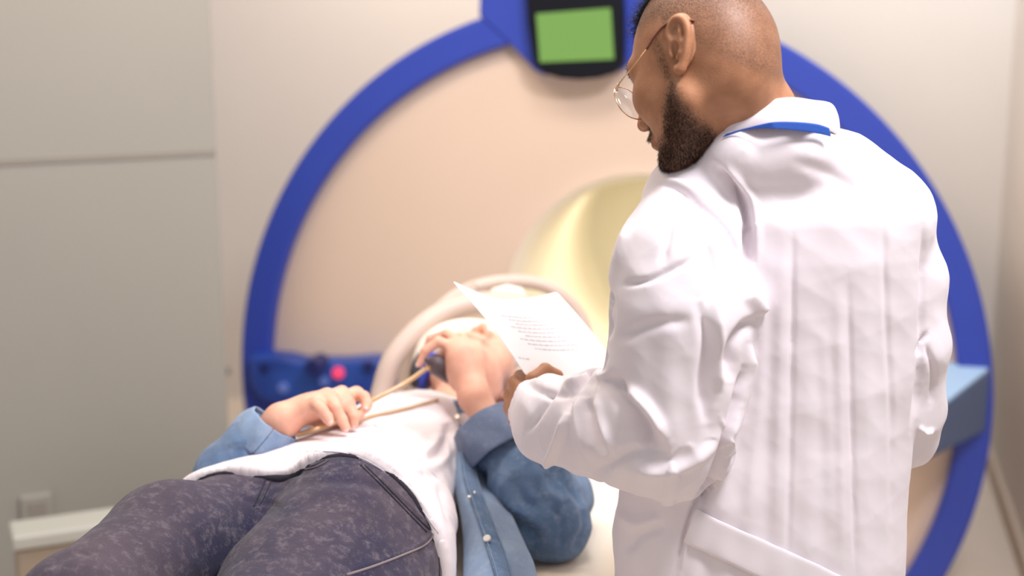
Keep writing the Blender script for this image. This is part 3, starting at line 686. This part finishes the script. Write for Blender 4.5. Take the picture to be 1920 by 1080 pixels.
for f_ in np.linspace(.12, 1, 6):
    q = tp_*(1-f_)+bt_*f_; out = (q-np.array([neckc[0], neckc[1]+.02, 0]))*[1, 1, 0]; out /= np.linalg.norm(out, axis=1)[:, None]
    rowsC.append(q+out*(.005*math.sin(math.pi*min(f_, 1)))+.0012*np.sin(np.arange(len(q)))[:, None]*out)
sheet('collar', np.array(rowsC), M['coat'], doc, .0022, 2)
# blue lanyard under the collar edge
def strip(name, topl, botl, m_, parent, tree, lift, Yf, rowsn=5, sub=1, th=.0012, bulge=0):
    a_ = spline(topl, 6); b_ = spline(botl, 6); g_ = []
    for f_ in np.linspace(0, 1, rowsn):
        row = []
        for (ua, va), (ub, vb) in zip(a_, b_):
            u, v = ua*(1-f_)+ub*f_, va*(1-f_)+vb*f_; q, n_ = on_surface(tree, u, v, lift+bulge*math.sin(math.pi*f_))
            if q is None or abs(q[1]-Yf) > .25: q = P(u, v, row[-1][1] if row else Yf)
            row.append(q)
        g_.append(row)
    return sheet(name, np.array(g_), m_, parent, th, sub)
strip('lanyard', [(1360, 251), (1400, 240), (1450, 229), (1500, 229), (1535, 233), (1557, 240)], [(1352, 259), (1400, 244), (1450, 242), (1500, 246), (1535, 251), (1561, 257)], M['lanyard'], doc, bvh(np.array([P(1330, 300, 1.872), P(1330, 180, 1.872), P(1450, 180, 1.842), P(1450, 300, 1.840), P(1590, 180, 1.872), P(1590, 300, 1.869)]), np.array([[0, 1, 2, 3], [3, 2, 4, 5]])), .003, 1.87)
# half belt at the back
belt = strip('back_belt', [(1306, 952), (1360, 978), (1440, 1014), (1520, 1050), (1600, 1090), (1680, 1130)], [(1284, 1018), (1340, 1043), (1400, 1072), (1480, 1110), (1560, 1150), (1650, 1195)], M['coat'], coat, ctree, .0045, 1.8, 6, 1, .004)
def piping(name, line, r, m_, parent, tree, lift=.0005, dens=6, n=6):
    q = shell_line(tree, line, lift, dens)
    if len(q) > 2: return MB().tube(q, r, n).build(name, m_, parent, smooth=True)
piping('seam', [(1306, 957), (1284, 1012)], .0011, M['coat'], belt, ctree, .008)
tr_ = lambda p: smin(capsule(p, (.34, 1.96, .92), (.34, 1.96, .85), .12, .12, ((0, 1, 0), .6)), np.minimum(*[chain(p, [(.34+.075*sx, 1.95, .88, .075), (.34+.10*sx, 1.90, .50, .085), (.34+.10*sx, 1.94, .06, .072)], .02) for sx in (-1, 1)]), .03)
v_, f_ = nets(lambda p: smax(tr_(p), .045-p[:, 2], .003), (.0, 1.7, .03), (.7, 2.2, 1.05), .009); mesh_obj('trousers', v_, f_, M['trouser'], doc)
for sx in (-1, 1):
    v_, f_ = nets(lambda p: smax(capsule(p, (.34+.10*sx, 1.93, .045), (.34+.115*sx, 2.13, .03), .046, .04), -p[:, 2], .002), (.34+.10*sx-.08, 1.85, -.01), (.34+.10*sx+.1, 2.22, .11), .006); mesh_obj('shoe', v_, f_, M['leather'], doc)

# the sheet of paper in his hand
pc = {'TL': P(868, 548, 2.20), 'TR': P(1044, 547, 2.32), 'BR': P(1176, 712, 2.20), 'BL': P(985, 704, 2.105)}
gu = []
for i_ in range(25):
    f_ = i_/24; row = []
    for j_ in range(21):
        h_ = j_/20; q = (pc['TL']*(1-h_)+pc['TR']*h_)*(1-f_)+(pc['BL']*(1-h_)+pc['BR']*h_)*f_
        q = q+UP*(-.012*math.sin(math.pi*h_)*(1-f_*.5))+UP*.006*math.sin(math.pi*f_)
        cu = max(0, 1-(h_*1.0+f_*.8)/.38); q = q+(P(846, 525, 2.19)-pc['TL'])*cu**1.6
        row.append(q)
    gu.append(row)
gu = np.array(gu); pap = sheet('paper_sheet', gu, M['paper'], None, .0006, 1)
tag(pap, 'white printed paper sheet held in the hand of the person in the lab coat', 'paper')
def gi(f_, h_):
    a_, b_ = f_*24, h_*20; i_, j_ = min(int(a_), 23), min(int(b_), 19); a_ -= i_; b_ -= j_
    return (gu[i_, j_]*(1-a_)*(1-b_)+gu[i_+1, j_]*a_*(1-b_)+gu[i_, j_+1]*(1-a_)*b_+gu[i_+1, j_+1]*a_*b_)
pn = np.cross(gu[0, 20]-gu[12, 10], gu[24, 10]-gu[12, 10]); pn /= np.linalg.norm(pn); pn = pn if pn@(CAM-gu[12, 10]) > 0 else -pn
def lines(name, spec):
    tn = MB()
    for f_, h_, b_ in spec:
        while h_ < b_:
            wl = random.uniform(.02, .055); q = [gi(f_, h_)+pn*.001, gi(f_, min(h_+wl, b_))+pn*.001, gi(f_+.010, min(h_+wl, b_))+pn*.001, gi(f_+.010, h_)+pn*.001]
            tn.add(q, [[0, 1, 2, 3]]); h_ += wl+.012
    tn.build(name, M['ink'], pap)
lines('printed_heading', [(.14, .38, .58)]); lines('printed_text', [(.26+.05*k, .22+.04*(k % 3), .86-.05*((k*7) % 4)) for k in range(9)]); lines('printed_footer', [(.80, .05, .16)])
# ================================================================ the patient lying on the table
pat = empty('person', P(620, 960, 2.1)*[1, 1, 0]+[0, 0, .80], 'person lying on the patient table in grey jeans, white shirt and blue denim shirt', 'person')
pa = math.radians(18); PD = np.array([math.sin(pa), math.cos(pa), 0]); PL = np.array([math.cos(pa), -math.sin(pa), 0])
SK = M['skinP']
# ---- head, chin towards the feet
HC = P(885, 711, 2.665)
def basis(f_, u_):
    f_ = np.array(f_, float); f_ /= np.linalg.norm(f_); u_ = np.array(u_, float); u_ -= f_*(u_@f_); u_ /= np.linalg.norm(u_)
    return np.stack([f_, np.cross(u_, f_), u_], 1)
PH = basis(UP*1.0+PD*.12+PL*.22, PD+UP*.0-PL*.05); PM = (PH, HC-PH@np.array([.01, 0, .0])); PS = .98
nb = P(842, 800, 2.50)-[0, 0, .02]
nk = PM[1]+PH@np.array([-.005, 0, -.04])
def f_phead(p):
    l = place(p, PM, PS); d = head_local(l)*PS; d = smin(d, ear_local(l, .2)*PS, .003)
    return smin(d, chain(p, [(*nk, .052), (*(nk*.5+nb*.5), .050), (*nb, .055)], .02), .02)
h1, q1 = nets(f_phead, HC-[.16, .20, .16], HC+[.16, .17, .16], .003, smooth=2)
# ---- right hand (left in the view) resting on the belly
rw = P(528, 790, 2.21)
rm = [P(668, 738, 2.31), P(641, 737, 2.275), P(614, 742, 2.235), P(592, 757, 2.20)]
rf = [[P(682, 744, 2.295), P(688, 758, 2.285), P(686, 766, 2.275)], [P(655, 757, 2.25), P(664, 782, 2.235), P(664, 796, 2.23)], [P(629, 765, 2.205), P(641, 787, 2.20), P(648, 802, 2.195)], [P(604, 770, 2.175), P(613, 782, 2.17), P(618, 790, 2.165)]]
rth = [P(600, 790, 2.26), P(645, 787, 2.28), P(672, 781, 2.27)]
rel = P(432, 896, 2.205)
def f_rh(p):
    d = hand(p, rw, rm, rf, rth, .0097, .014); d = smin(d, capsule(p, rw, rel, .027, .034), .02)
    return smin(d, ellip(p, (rw+rm[1]+rm[2])/3-[0, 0, .004], (.045, .030, .018)), .02)
h2, q2 = nets(f_rh, rw-[.16, .10, .14], rw+[.20, .18, .12], .0022, smooth=2)
# ---- left hand by the mouth, holding the bulb; forearm down to the elbow
lw = P(888, 742, 2.385)
lm = [P(846, 650, 2.425), P(864, 645, 2.43), P(882, 650, 2.435), P(895, 664, 2.43)]
lf = [[P(822, 640, 2.425), P(798, 658, 2.42), P(787, 682, 2.415)], [P(838, 626, 2.45), P(808, 636, 2.46), P(798, 658, 2.455)], [P(866, 634, 2.46), P(840, 640, 2.475), P(832, 662, 2.47)], [P(885, 655, 2.455), P(862, 668, 2.475), P(848, 684, 2.475)]]
lth = [P(862, 720, 2.43), P(845, 712, 2.45), P(830, 706, 2.455)]
lel = P(1030, 985, 2.235)
def f_lh(p):
    d = hand(p, lw, lm, lf, lth, .0088, .016); d = smin(d, ellip(p, P(868, 690, 2.415), (.030, .020, .042)), .02)
    return smin(d, chain(p, [(*lw, .0255), (*(lw*.55+lel*.45), .031), (*lel, .030)], .01), .018)
h3, q3 = nets(f_lh, lw-[.14, .16, .22], lw+[.26, .16, .18], .0023, smooth=2)
# ---- trunk and legs
hipR, hipL = P(505, 985, 2.14), P(665, 990, 2.03)
kneR, kneL = P(140, 1145, 1.72), P(430, 1300, 1.60)
anR, anL = kneR+[-.12, -.42, -.07], kneL+[-.05, -.44, -.02]
shL, shR = P(975, 845, 2.52)-[0, 0, .0], P(690, 845, 2.62)
def f_ptrunk(p):
    d = chain(p, [(*P(610, 985, 2.10), .07), (*P(675, 925, 2.29), .07), (*P(790, 860, 2.45), .075), (*nb, .05)], .05, None)
    d = smin(d, capsule(p, shL, shR, .05, .05), .05)
    d = smin(d, chain(p, [(*hipR, .065), (*kneR, .05), (*anR, .035)], .02), .04); d = smin(d, chain(p, [(*hipL, .085), (*kneL, .06), (*anL, .035)], .02), .04)
    d = smin(d, chain(p, [(*shL, .045), (*lel, .04)], .02), .02); d = smin(d, chain(p, [(*shR, .045), (*(rel+[-.01, 0, -.02]), .036)], .02), .02)
    for an in (anR, anL): d = smin(d, capsule(p, an, an+[.0, -.06, .10], .034, .022), .02)
    return smax(d, .804-p[:, 2], .004)
h4, q4 = nets(f_ptrunk, (-1.1, .9, .72), (.25, 2.85, 1.12), .009)
V = np.vstack([h1, h2, h3, h4]); n1, n2, n3 = len(h1), len(h2), len(h3); F = np.vstack([q1, q2+n1, q3+n1+n2, q4+n1+n2+n3])
l = place(h1, PM, PS)
body = mesh_obj('body', V, F, SK, pat)
# fingernails
def nails(spec, parent, r):
    for (tip, prev, n_) in spec:
        ax = (tip-prev)/np.linalg.norm(tip-prev); n_ = np.array(n_, float); n_ -= ax*(n_@ax); n_ /= np.linalg.norm(n_); s_ = np.cross(ax, n_)
        R = np.stack([ax, s_, n_], 1); c0 = tip+n_*r*.62+ax*.0015
        v_, f_ = nets(lambda p: ellip(p, c0, (.0062, .0047, .0024), R), c0-.009, c0+.009, .0009, B=6); mesh_obj('fingernail', v_, f_, M['nail'], parent)
nails([(rf[1][2], rf[1][1], (-.1, -1, .5)), (rf[2][2], rf[2][1], (-.1, -1, .6)), (rf[3][2], rf[3][1], (.1, -1, .6)), (rf[0][2], rf[0][1], (.2, -1, .5)), (lf[0][2], lf[0][1], (-.8, -.6, .2))], body, .0068)
# white cap over the hair
capf = lambda p: smax(ellip(place(p, PM, PS), (-.006, 0, .050), (.104, .086, .094)), -((place(p, PM, PS)[:, 2]-.048)+(place(p, PM, PS)[:, 0]-.05)*.25), .006)
v_, f_ = nets(capf, HC-[.15, .1, .15], HC+[.15, .25, .15], .0035); v_ = v_+normals(v_, f_)*(.003*waves(v_, 3, 60, 4))[:, None]
mesh_obj('cap', v_, f_, M['cap'], pat)
# ear defenders: black cups with blue rims
hpn = MB().tube([PM[1]+PH@np.array([.115*math.sin(t)*.2-.02, .112*math.cos(t), .145*math.sin(t)]) for t in np.linspace(0, math.pi, 24)], .006, 10).build('ear_defenders', M['pad'], pat, smooth=True)
for sgn in (1, -1):
    c0 = PM[1]+PH@np.array([-.0, sgn*.078, -.008]); o_ = PH@np.array([0, sgn, 0.])
    MB().tube([c0, c0+o_*.004, c0+o_*.012, c0+o_*.016], [.034, .040, .040, .035], 28).build('rim', M['blue'], hpn, smooth=True)
    MB().tube([c0+o_*.015, c0+o_*.024, c0+o_*.034, c0+o_*.038], [.036, .037, .033, .022], 28).build('ear_cup', M['pad'], hpn, smooth=True)
# pillow
pc0 = HC+PD*.02; pc0[2] = .832
def f_pil(p):
    q = (p-pc0); q = np.stack([q@PL, q@PD, q[:, 2]], 1); return smax(smax(ellip(q, (0, .03, 0), (.17, .17, .055)), -(f_phead(p)-.008), .004), .806-p[:, 2], .004)
v_, f_ = nets(f_pil, pc0-[.22, .25, .09], pc0+[.22, .28, .09], .007); v_ = v_
tag(mesh_obj('pillow', v_, f_, M['cap']), 'white pillow under the head of the lying patient', 'pillow')

# ---- jeans
zf = ((0, 0, 1), .82)
def f_jeans(p, clip=True):
    d = ellip(p, P(612, 975, 2.10)-[0, 0, .0], (.178, .135, .091), np.stack([PL, PD, UP], 1))
    d = smin(d, capsule(p, P(620, 975, 2.10), P(655, 945, 2.22), .100, .095, ((0, 0, 1), .9)), .05)
    R_ = chain(p, [(*hipR, .088), (*P(315, 1027, 1.95), .090), (*kneR, .070), (*(anR), .05)], .03)
    L_ = chain(p, [(*hipL, .118), (*P(560, 1130, 1.86), .112), (*kneL, .085), (*(anL), .052)], .03)
    d = smin(d, capsule(p, P(425, 985, 2.14), P(505, 985, 2.14), .083, .088), .03)
    L_ = smin(L_, capsule(p, P(716, 1040, 2.04), P(672, 1150, 1.90), .105, .105), .04)
    d = smin(smin(d, R_, .05), L_, .014)
    if clip: d = smax(d, (p-P(640, 900, 2.10))@PD, .006)
    return smax(d, .800-p[:, 2], .01)
jv, jf = nets(f_jeans, (-1.1, 1.15, .70), (.12, 2.4, 1.16), .0055, smooth=2); jv, jf = subdivide(jv, jf); N = normals(jv, jf)
jv = jv+N*(.0012*waves(jv, 31, 40, 5))[:, None]
for ln, w_, dp in [([(545, 905), (500, 905), (470, 925)], 7, -.003),
                   ([(510, 930), (580, 905), (680, 905), (760, 950)], 9, -.0028), ([(520, 960), (600, 925), (690, 930), (745, 975)], 9, .0022), ([(500, 880), (560, 888), (610, 880)], 6, -.003),
                   ([(430, 930), (520, 950), (475, 965)], 8, -.003), ([(700, 885), (770, 950), (808, 995), (800, 1010), (770, 1030), (650, 1072)], 4, .003),
                   ([(640, 1060), (660, 1020), (690, 990)], 8, .002), ([(350, 1010), (420, 960), (470, 910)], 14, .002), ([(790, 1060), (802, 1030), (812, 1000)], 6, -.003), ([(765, 1070), (785, 1040), (800, 1015)], 6, -.003),
                   ([(95, 1062), (130, 1040), (190, 1035)], 7, -.004)]: jv = crease(jv, N, ln, w_, dp)
jeans = mesh_obj('jeans', jv, jf, M['jeans'], pat); jt = bvh(jv, jf)
for ln, r_, m_ in [([(505, 876), (496, 905), (484, 932), (476, 950)], .0012, 'thread'), ([(515, 876), (507, 905), (494, 935), (486, 948)], .0010, 'thread'),
                   ([(505, 877), (550, 879), (585, 874), (610, 862)], .0011, 'thread'), ([(507, 881), (552, 883), (590, 878), (618, 864)], .0009, 'thread'),
                   ([(676, 872), (720, 915), (765, 962), (800, 998)], .0012, 'thread'), ([(684, 872), (728, 915), (773, 962), (806, 993)], .0010, 'thread'),
                   ([(808, 990), (812, 1002), (796, 1022), (752, 1042), (700, 1062), (650, 1078)], .0019, 'thread2'),
                   ([(790, 960), (812, 1000), (822, 1040), (824, 1080)], .0011, 'thread'), ([(778, 930), (806, 975), (824, 1020), (832, 1080)], .0011, 'thread'),
                   ]:
    piping('seam', ln, r_, M[m_], jeans, jt, .0002)
# ---- white shirt
def f_shirt(p):
    B_ = np.stack([PL, PD, UP], 1)
    d = ellip(p, P(632, 970, 2.13), (.192, .16, .113), B_)
    d = smin(d, ellip(p, P(680, 902, 2.29), (.160, .16, .098), B_), .06); d = smin(d, ellip(p, P(765, 850, 2.44), (.145, .15, .104), B_), .06)
    d = smin(d, ellip(p, P(830, 815, 2.53), (.10, .08, .068), B_), .05)
    d = smin(d, capsule(p, P(650, 850, 2.56), P(930, 850, 2.50), .06, .06), .05)
    jd = f_jeans(p, False)-.008; jd = smax(jd, (p-P(640, 900, 2.20))@PD, .04); d = smin(d, jd, .012)
    d = smax(d, -((p-P(640, 900, 2.025))@PD), .003)
    return smax(d, -capsule(p, nb+[0, .02, .02], nb+[.02, .1, .06], .052, .06), .01)
sv, sf = nets(f_shirt, (-.55, 1.95, .76), (.16, 2.72, 1.10), .0045, smooth=2); sv, sf = subdivide(sv, sf); N = normals(sv, sf)
sv = sv+N*(.0022*waves(sv, 41, 34, 5)+.0012*waves(sv, 42, 80, 5)+.002)[:, None]
hem = (sv-P(640, 900, 2.025))@PD; sv = sv+N*((.003*sstep(-hem, -.07, 0))*(1+np.sin((sv@PL)*60)))[:, None]
for ln, w_, dp in [([(800, 860), (825, 845), (842, 815), (836, 790)], 9, -.010), ([(790, 850), (812, 838), (822, 810)], 9, .006), ([(760, 870), (800, 880), (830, 865), (855, 830)], 9, .006),
                   ([(560, 835), (650, 840), (720, 870), (790, 930), (830, 990)], 5, -.0015), ([(840, 790), (850, 830), (855, 900)], 7, -.005), ([(820, 900), (835, 950), (850, 1000)], 7, -.004),
                   ([(700, 800), (760, 790), (830, 800)], 9, -.003), ([(690, 770), (740, 775), (800, 760)], 7, -.003), ([(750, 900), (780, 890), (830, 900)], 9, -.003)]: sv = crease(sv, N, ln, w_, dp)
shirt = mesh_obj('white_shirt', sv, sf, M['tshirt'], pat); stt = bvh(sv, sf)
for ln in ([(440, 858), (540, 836), (640, 840), (720, 872), (785, 930), (832, 985)], [(700, 795), (770, 850), (830, 905)], [(560, 845), (650, 850), (715, 880), (775, 935), (822, 1000)], [(690, 782), (750, 770), (820, 757)]): piping('seam', ln, .0006, M['ink'], shirt, stt, .0002)
# ---- denim overshirt: left sleeve, right sleeve, turned-up cuffs, open front with snaps
u_l = [(*shL, .068), (*P(1040, 930, 2.36), .064), (*P(1035, 985, 2.24), .060)]
fo_l = [(*P(1035, 985, 2.24), .060), (*P(992, 905, 2.29), .068), (*P(935, 838, 2.345), .058), (*P(925, 822, 2.35), .054)]
ld = (lw-lel)/np.linalg.norm(lw-lel); cufc = P(918, 812, 2.345)
rl = [(*P(425, 890, 2.20), .050), (*P(470, 840, 2.20), .046), (*P(506, 806, 2.205), .040)]
rd_ = (rw-rel)/np.linalg.norm(rw-rel)
def f_den(p):
    a_ = smin(chain(p, u_l, .02), smax(chain(p, fo_l, .02), (p-cufc)@ld-.0, .004), .03)
    b_ = smin(chain(p, [(*shR, .062), (*P(455, 880, 2.42), .055), (*rl[0][:3], .052)], .02), smax(chain(p, rl, .02), (p-P(508, 802, 2.205))@rd_, .003), .02)
    b_ = smax(b_, -capsule(p, np.array(rl[2][:3])-rd_*.01, rw, .028, .040), .003)
    return smax(np.minimum(a_, b_), .801-p[:, 2], .008)
dv, df = nets(f_den, (-.62, 2.0, .74), (.24, 2.75, 1.10), .0045, smooth=2); dv, df = subdivide(dv, df); N = normals(dv, df)
dv = dv+N*(.0032*waves(dv, 51, 30, 5)+.0015*waves(dv, 52, 75, 5))[:, None]
for ln, w_, dp in [([(1060, 900), (1085, 930), (1098, 985), (1075, 1040)], 9, -.014), ([(1050, 925), (1075, 960), (1078, 1010)], 9, .008), ([(1035, 945), (1055, 985), (1050, 1030)], 8, -.008),
                   ([(935, 960), (980, 985), (1020, 1020)], 10, -.009), ([(925, 985), (960, 1005), (1000, 1035)], 10, .008), ([(905, 870), (900, 920), (925, 960)], 9, -.012), ([(960, 880), (975, 930), (1015, 960)], 12, -.007), ([(1000, 870), (1020, 920), (1060, 950)], 10, .008), ([(940, 890), (950, 935), (990, 975)], 9, .008),
                   ([(1010, 850), (1015, 870), (1030, 880)], 7, -.006), ([(430, 850), (460, 845), (480, 865)], 9, -.006)]: dv = crease(dv, N, ln, w_, dp)
den = mesh_obj('denim_shirt', dv, df, M['denim'], pat); dt = bvh(dv, df)
def cuff(name, c0, ax, r0, r1, L, m_, flare=.006):
    ax = ax/np.linalg.norm(ax); a_ = np.cross(ax, UP); a_ /= np.linalg.norm(a_); b_ = np.cross(ax, a_); g_ = []
    for i_ in range(10):
        s_ = i_/9; row = []
        for k in range(49):
            t = 2*math.pi*k/48; rr = r0*(1-s_)+r1*s_+.003*math.sin(3*t+2)+.0018*math.sin(7*t+5*s_)+.004*math.sin(math.pi*s_)
            row.append(c0+ax*(L*s_+.006*math.sin(t+1))+rr*(math.cos(t)*a_+math.sin(t)*b_))
        g_.append(row)
    return sheet(name, np.array(g_), m_, den, .004, 1)
cuff('cuff', cufc-ld*.046, ld, .066, .056, .074, M['denimcuff']); cuff('cuff', P(498, 812, 2.205)-rd_*.028, rd_, .047, .040, .050, M['denimlight'])
# open front panel with its placket
pl = [(858, 752, 2.47), (862, 800, 2.39), (866, 850, 2.31), (872, 900, 2.24), (888, 950, 2.16), (905, 1000, 2.08), (925, 1060, 2.0), (938, 1110, 1.93)]
pm = [(838, 758, 2.50), (845, 810, 2.42), (850, 862, 2.33), (852, 912, 2.26), (862, 960, 2.19), (868, 1010, 2.12), (868, 1070, 2.04), (868, 1120, 1.97)]
pr = [(905, 780, 2.50), (915, 830, 2.43), (925, 880, 2.36), (945, 930, 2.28), (965, 975, 2.20), (985, 1020, 2.12), (1003, 1060, 2.05), (1010, 1110, 1.98)]
A_, B_, D_ = [spline([P(*q) for q in k_], 6) for k_ in (pm, pl, pr)]; gp = []
for s_ in np.linspace(0, 1, 8): gp.append(A_*(1-s_)+B_*s_+np.array([0, 0, .008])*math.sin(math.pi*s_))
light = sheet('front_panel', np.array(gp), M['denimlight'], den, .003, 1)
gp = []
for s_ in np.linspace(0, 1, 10):
    i_ = np.arange(len(B_)); gp.append(B_*(1-s_)+D_*s_+np.outer(np.sin(i_*.55+s_*4)*.005*math.sin(math.pi*s_), UP))
panel = sheet('front_panel', np.array(gp), M['denimlight'], den, .003, 1)
tg = (D_-B_); tg /= np.linalg.norm(tg, axis=1)[:, None]; gp = []
for s_ in np.linspace(0, 1, 6): gp.append(B_-tg*.004+tg*(.036*s_)+UP*(.004+.002*math.sin(math.pi*s_))+np.outer(np.sin(np.arange(len(B_))*2.1)*.0010, UP))
plk = sheet('placket', np.array(gp), M['denim'], den, .003, 1); gp = np.array(gp)
for f_ in (.12, .9): MB().tube(gp[0]*(1-f_)+gp[-1]*f_+UP*.0035, .0007, 6).build('stitching', M['denimlight'], plk, smooth=True)
def nearest_on(Gd, u, v):
    q = proj(Gd); k = np.argmin(np.hypot(q[..., 0]-u, q[..., 1]-v)); return Gd.reshape(-1, 3)[k]
for u, v, r_ in ((859, 786, .0055), (884, 935, .0026), (889, 930, .0018), (912, 1011, .0060)):
    c0 = nearest_on(gp, u, v)+UP*.0055-PD*.003; MB().tube([c0, c0+(UP*.8-PD*.6)*.0022, c0+(UP*.8-PD*.6)*.003], [r_, r_, r_*.75], 18).build('snap', M['snap'], plk, smooth=False)
# ---- call bulb and hose
bulb = empty('squeeze_bulb', P(822, 690, 2.42), 'dark grey squeeze bulb with amber hose held by the lying patient', 'call bulb')
b0, b1 = P(819, 684, 2.42), P(846, 698, 2.455)
v_, f_ = nets(lambda p: smin(capsule(p, b0, b1, .0185, .021), capsule(p, b0+(b0-b1)*.2, b0+(b0-b1)*.62, .010, .006), .006), b0-.06, b0+.08, .002); mesh_obj('bulb', v_, f_, M['bulb'], bulb)
c0 = P(803, 688, 2.405); MB().tube([c0+(c0-b1)*.1, c0, c0+(b1-c0)*.15], [.0045, .0058, .0058], 14).build('fitting', M['gold'], bulb, smooth=True)
def hose(pts, r_=.0042): return MB().tube(spline(pts, 10), r_, 10).build('hose', M['hose'], bulb, smooth=True)
hose([P(803, 688, 2.405), P(770, 712, 2.39), P(735, 732, 2.37), P(700, 750, 2.345), P(678, 766, 2.31), P(650, 782, 2.265), P(612, 798, 2.225), P(588, 806, 2.21), P(556, 816, 2.205)])
L_ = []
for u, v in spline([(660, 800), (690, 786), (730, 776), (780, 764), (820, 752)], 5):
    q, n_ = on_surface(stt, u, v, .003)
    if q is not None: L_.append(q)
if len(L_) > 3: hose(L_, .0026)
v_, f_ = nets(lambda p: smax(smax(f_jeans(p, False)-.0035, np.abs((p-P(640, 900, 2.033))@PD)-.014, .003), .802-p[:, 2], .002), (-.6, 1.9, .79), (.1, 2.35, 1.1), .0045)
mesh_obj('hem_shadow_band', v_, f_, M['thread'], jeans)  # dark band standing in for the shadow between shirt hem and jeans
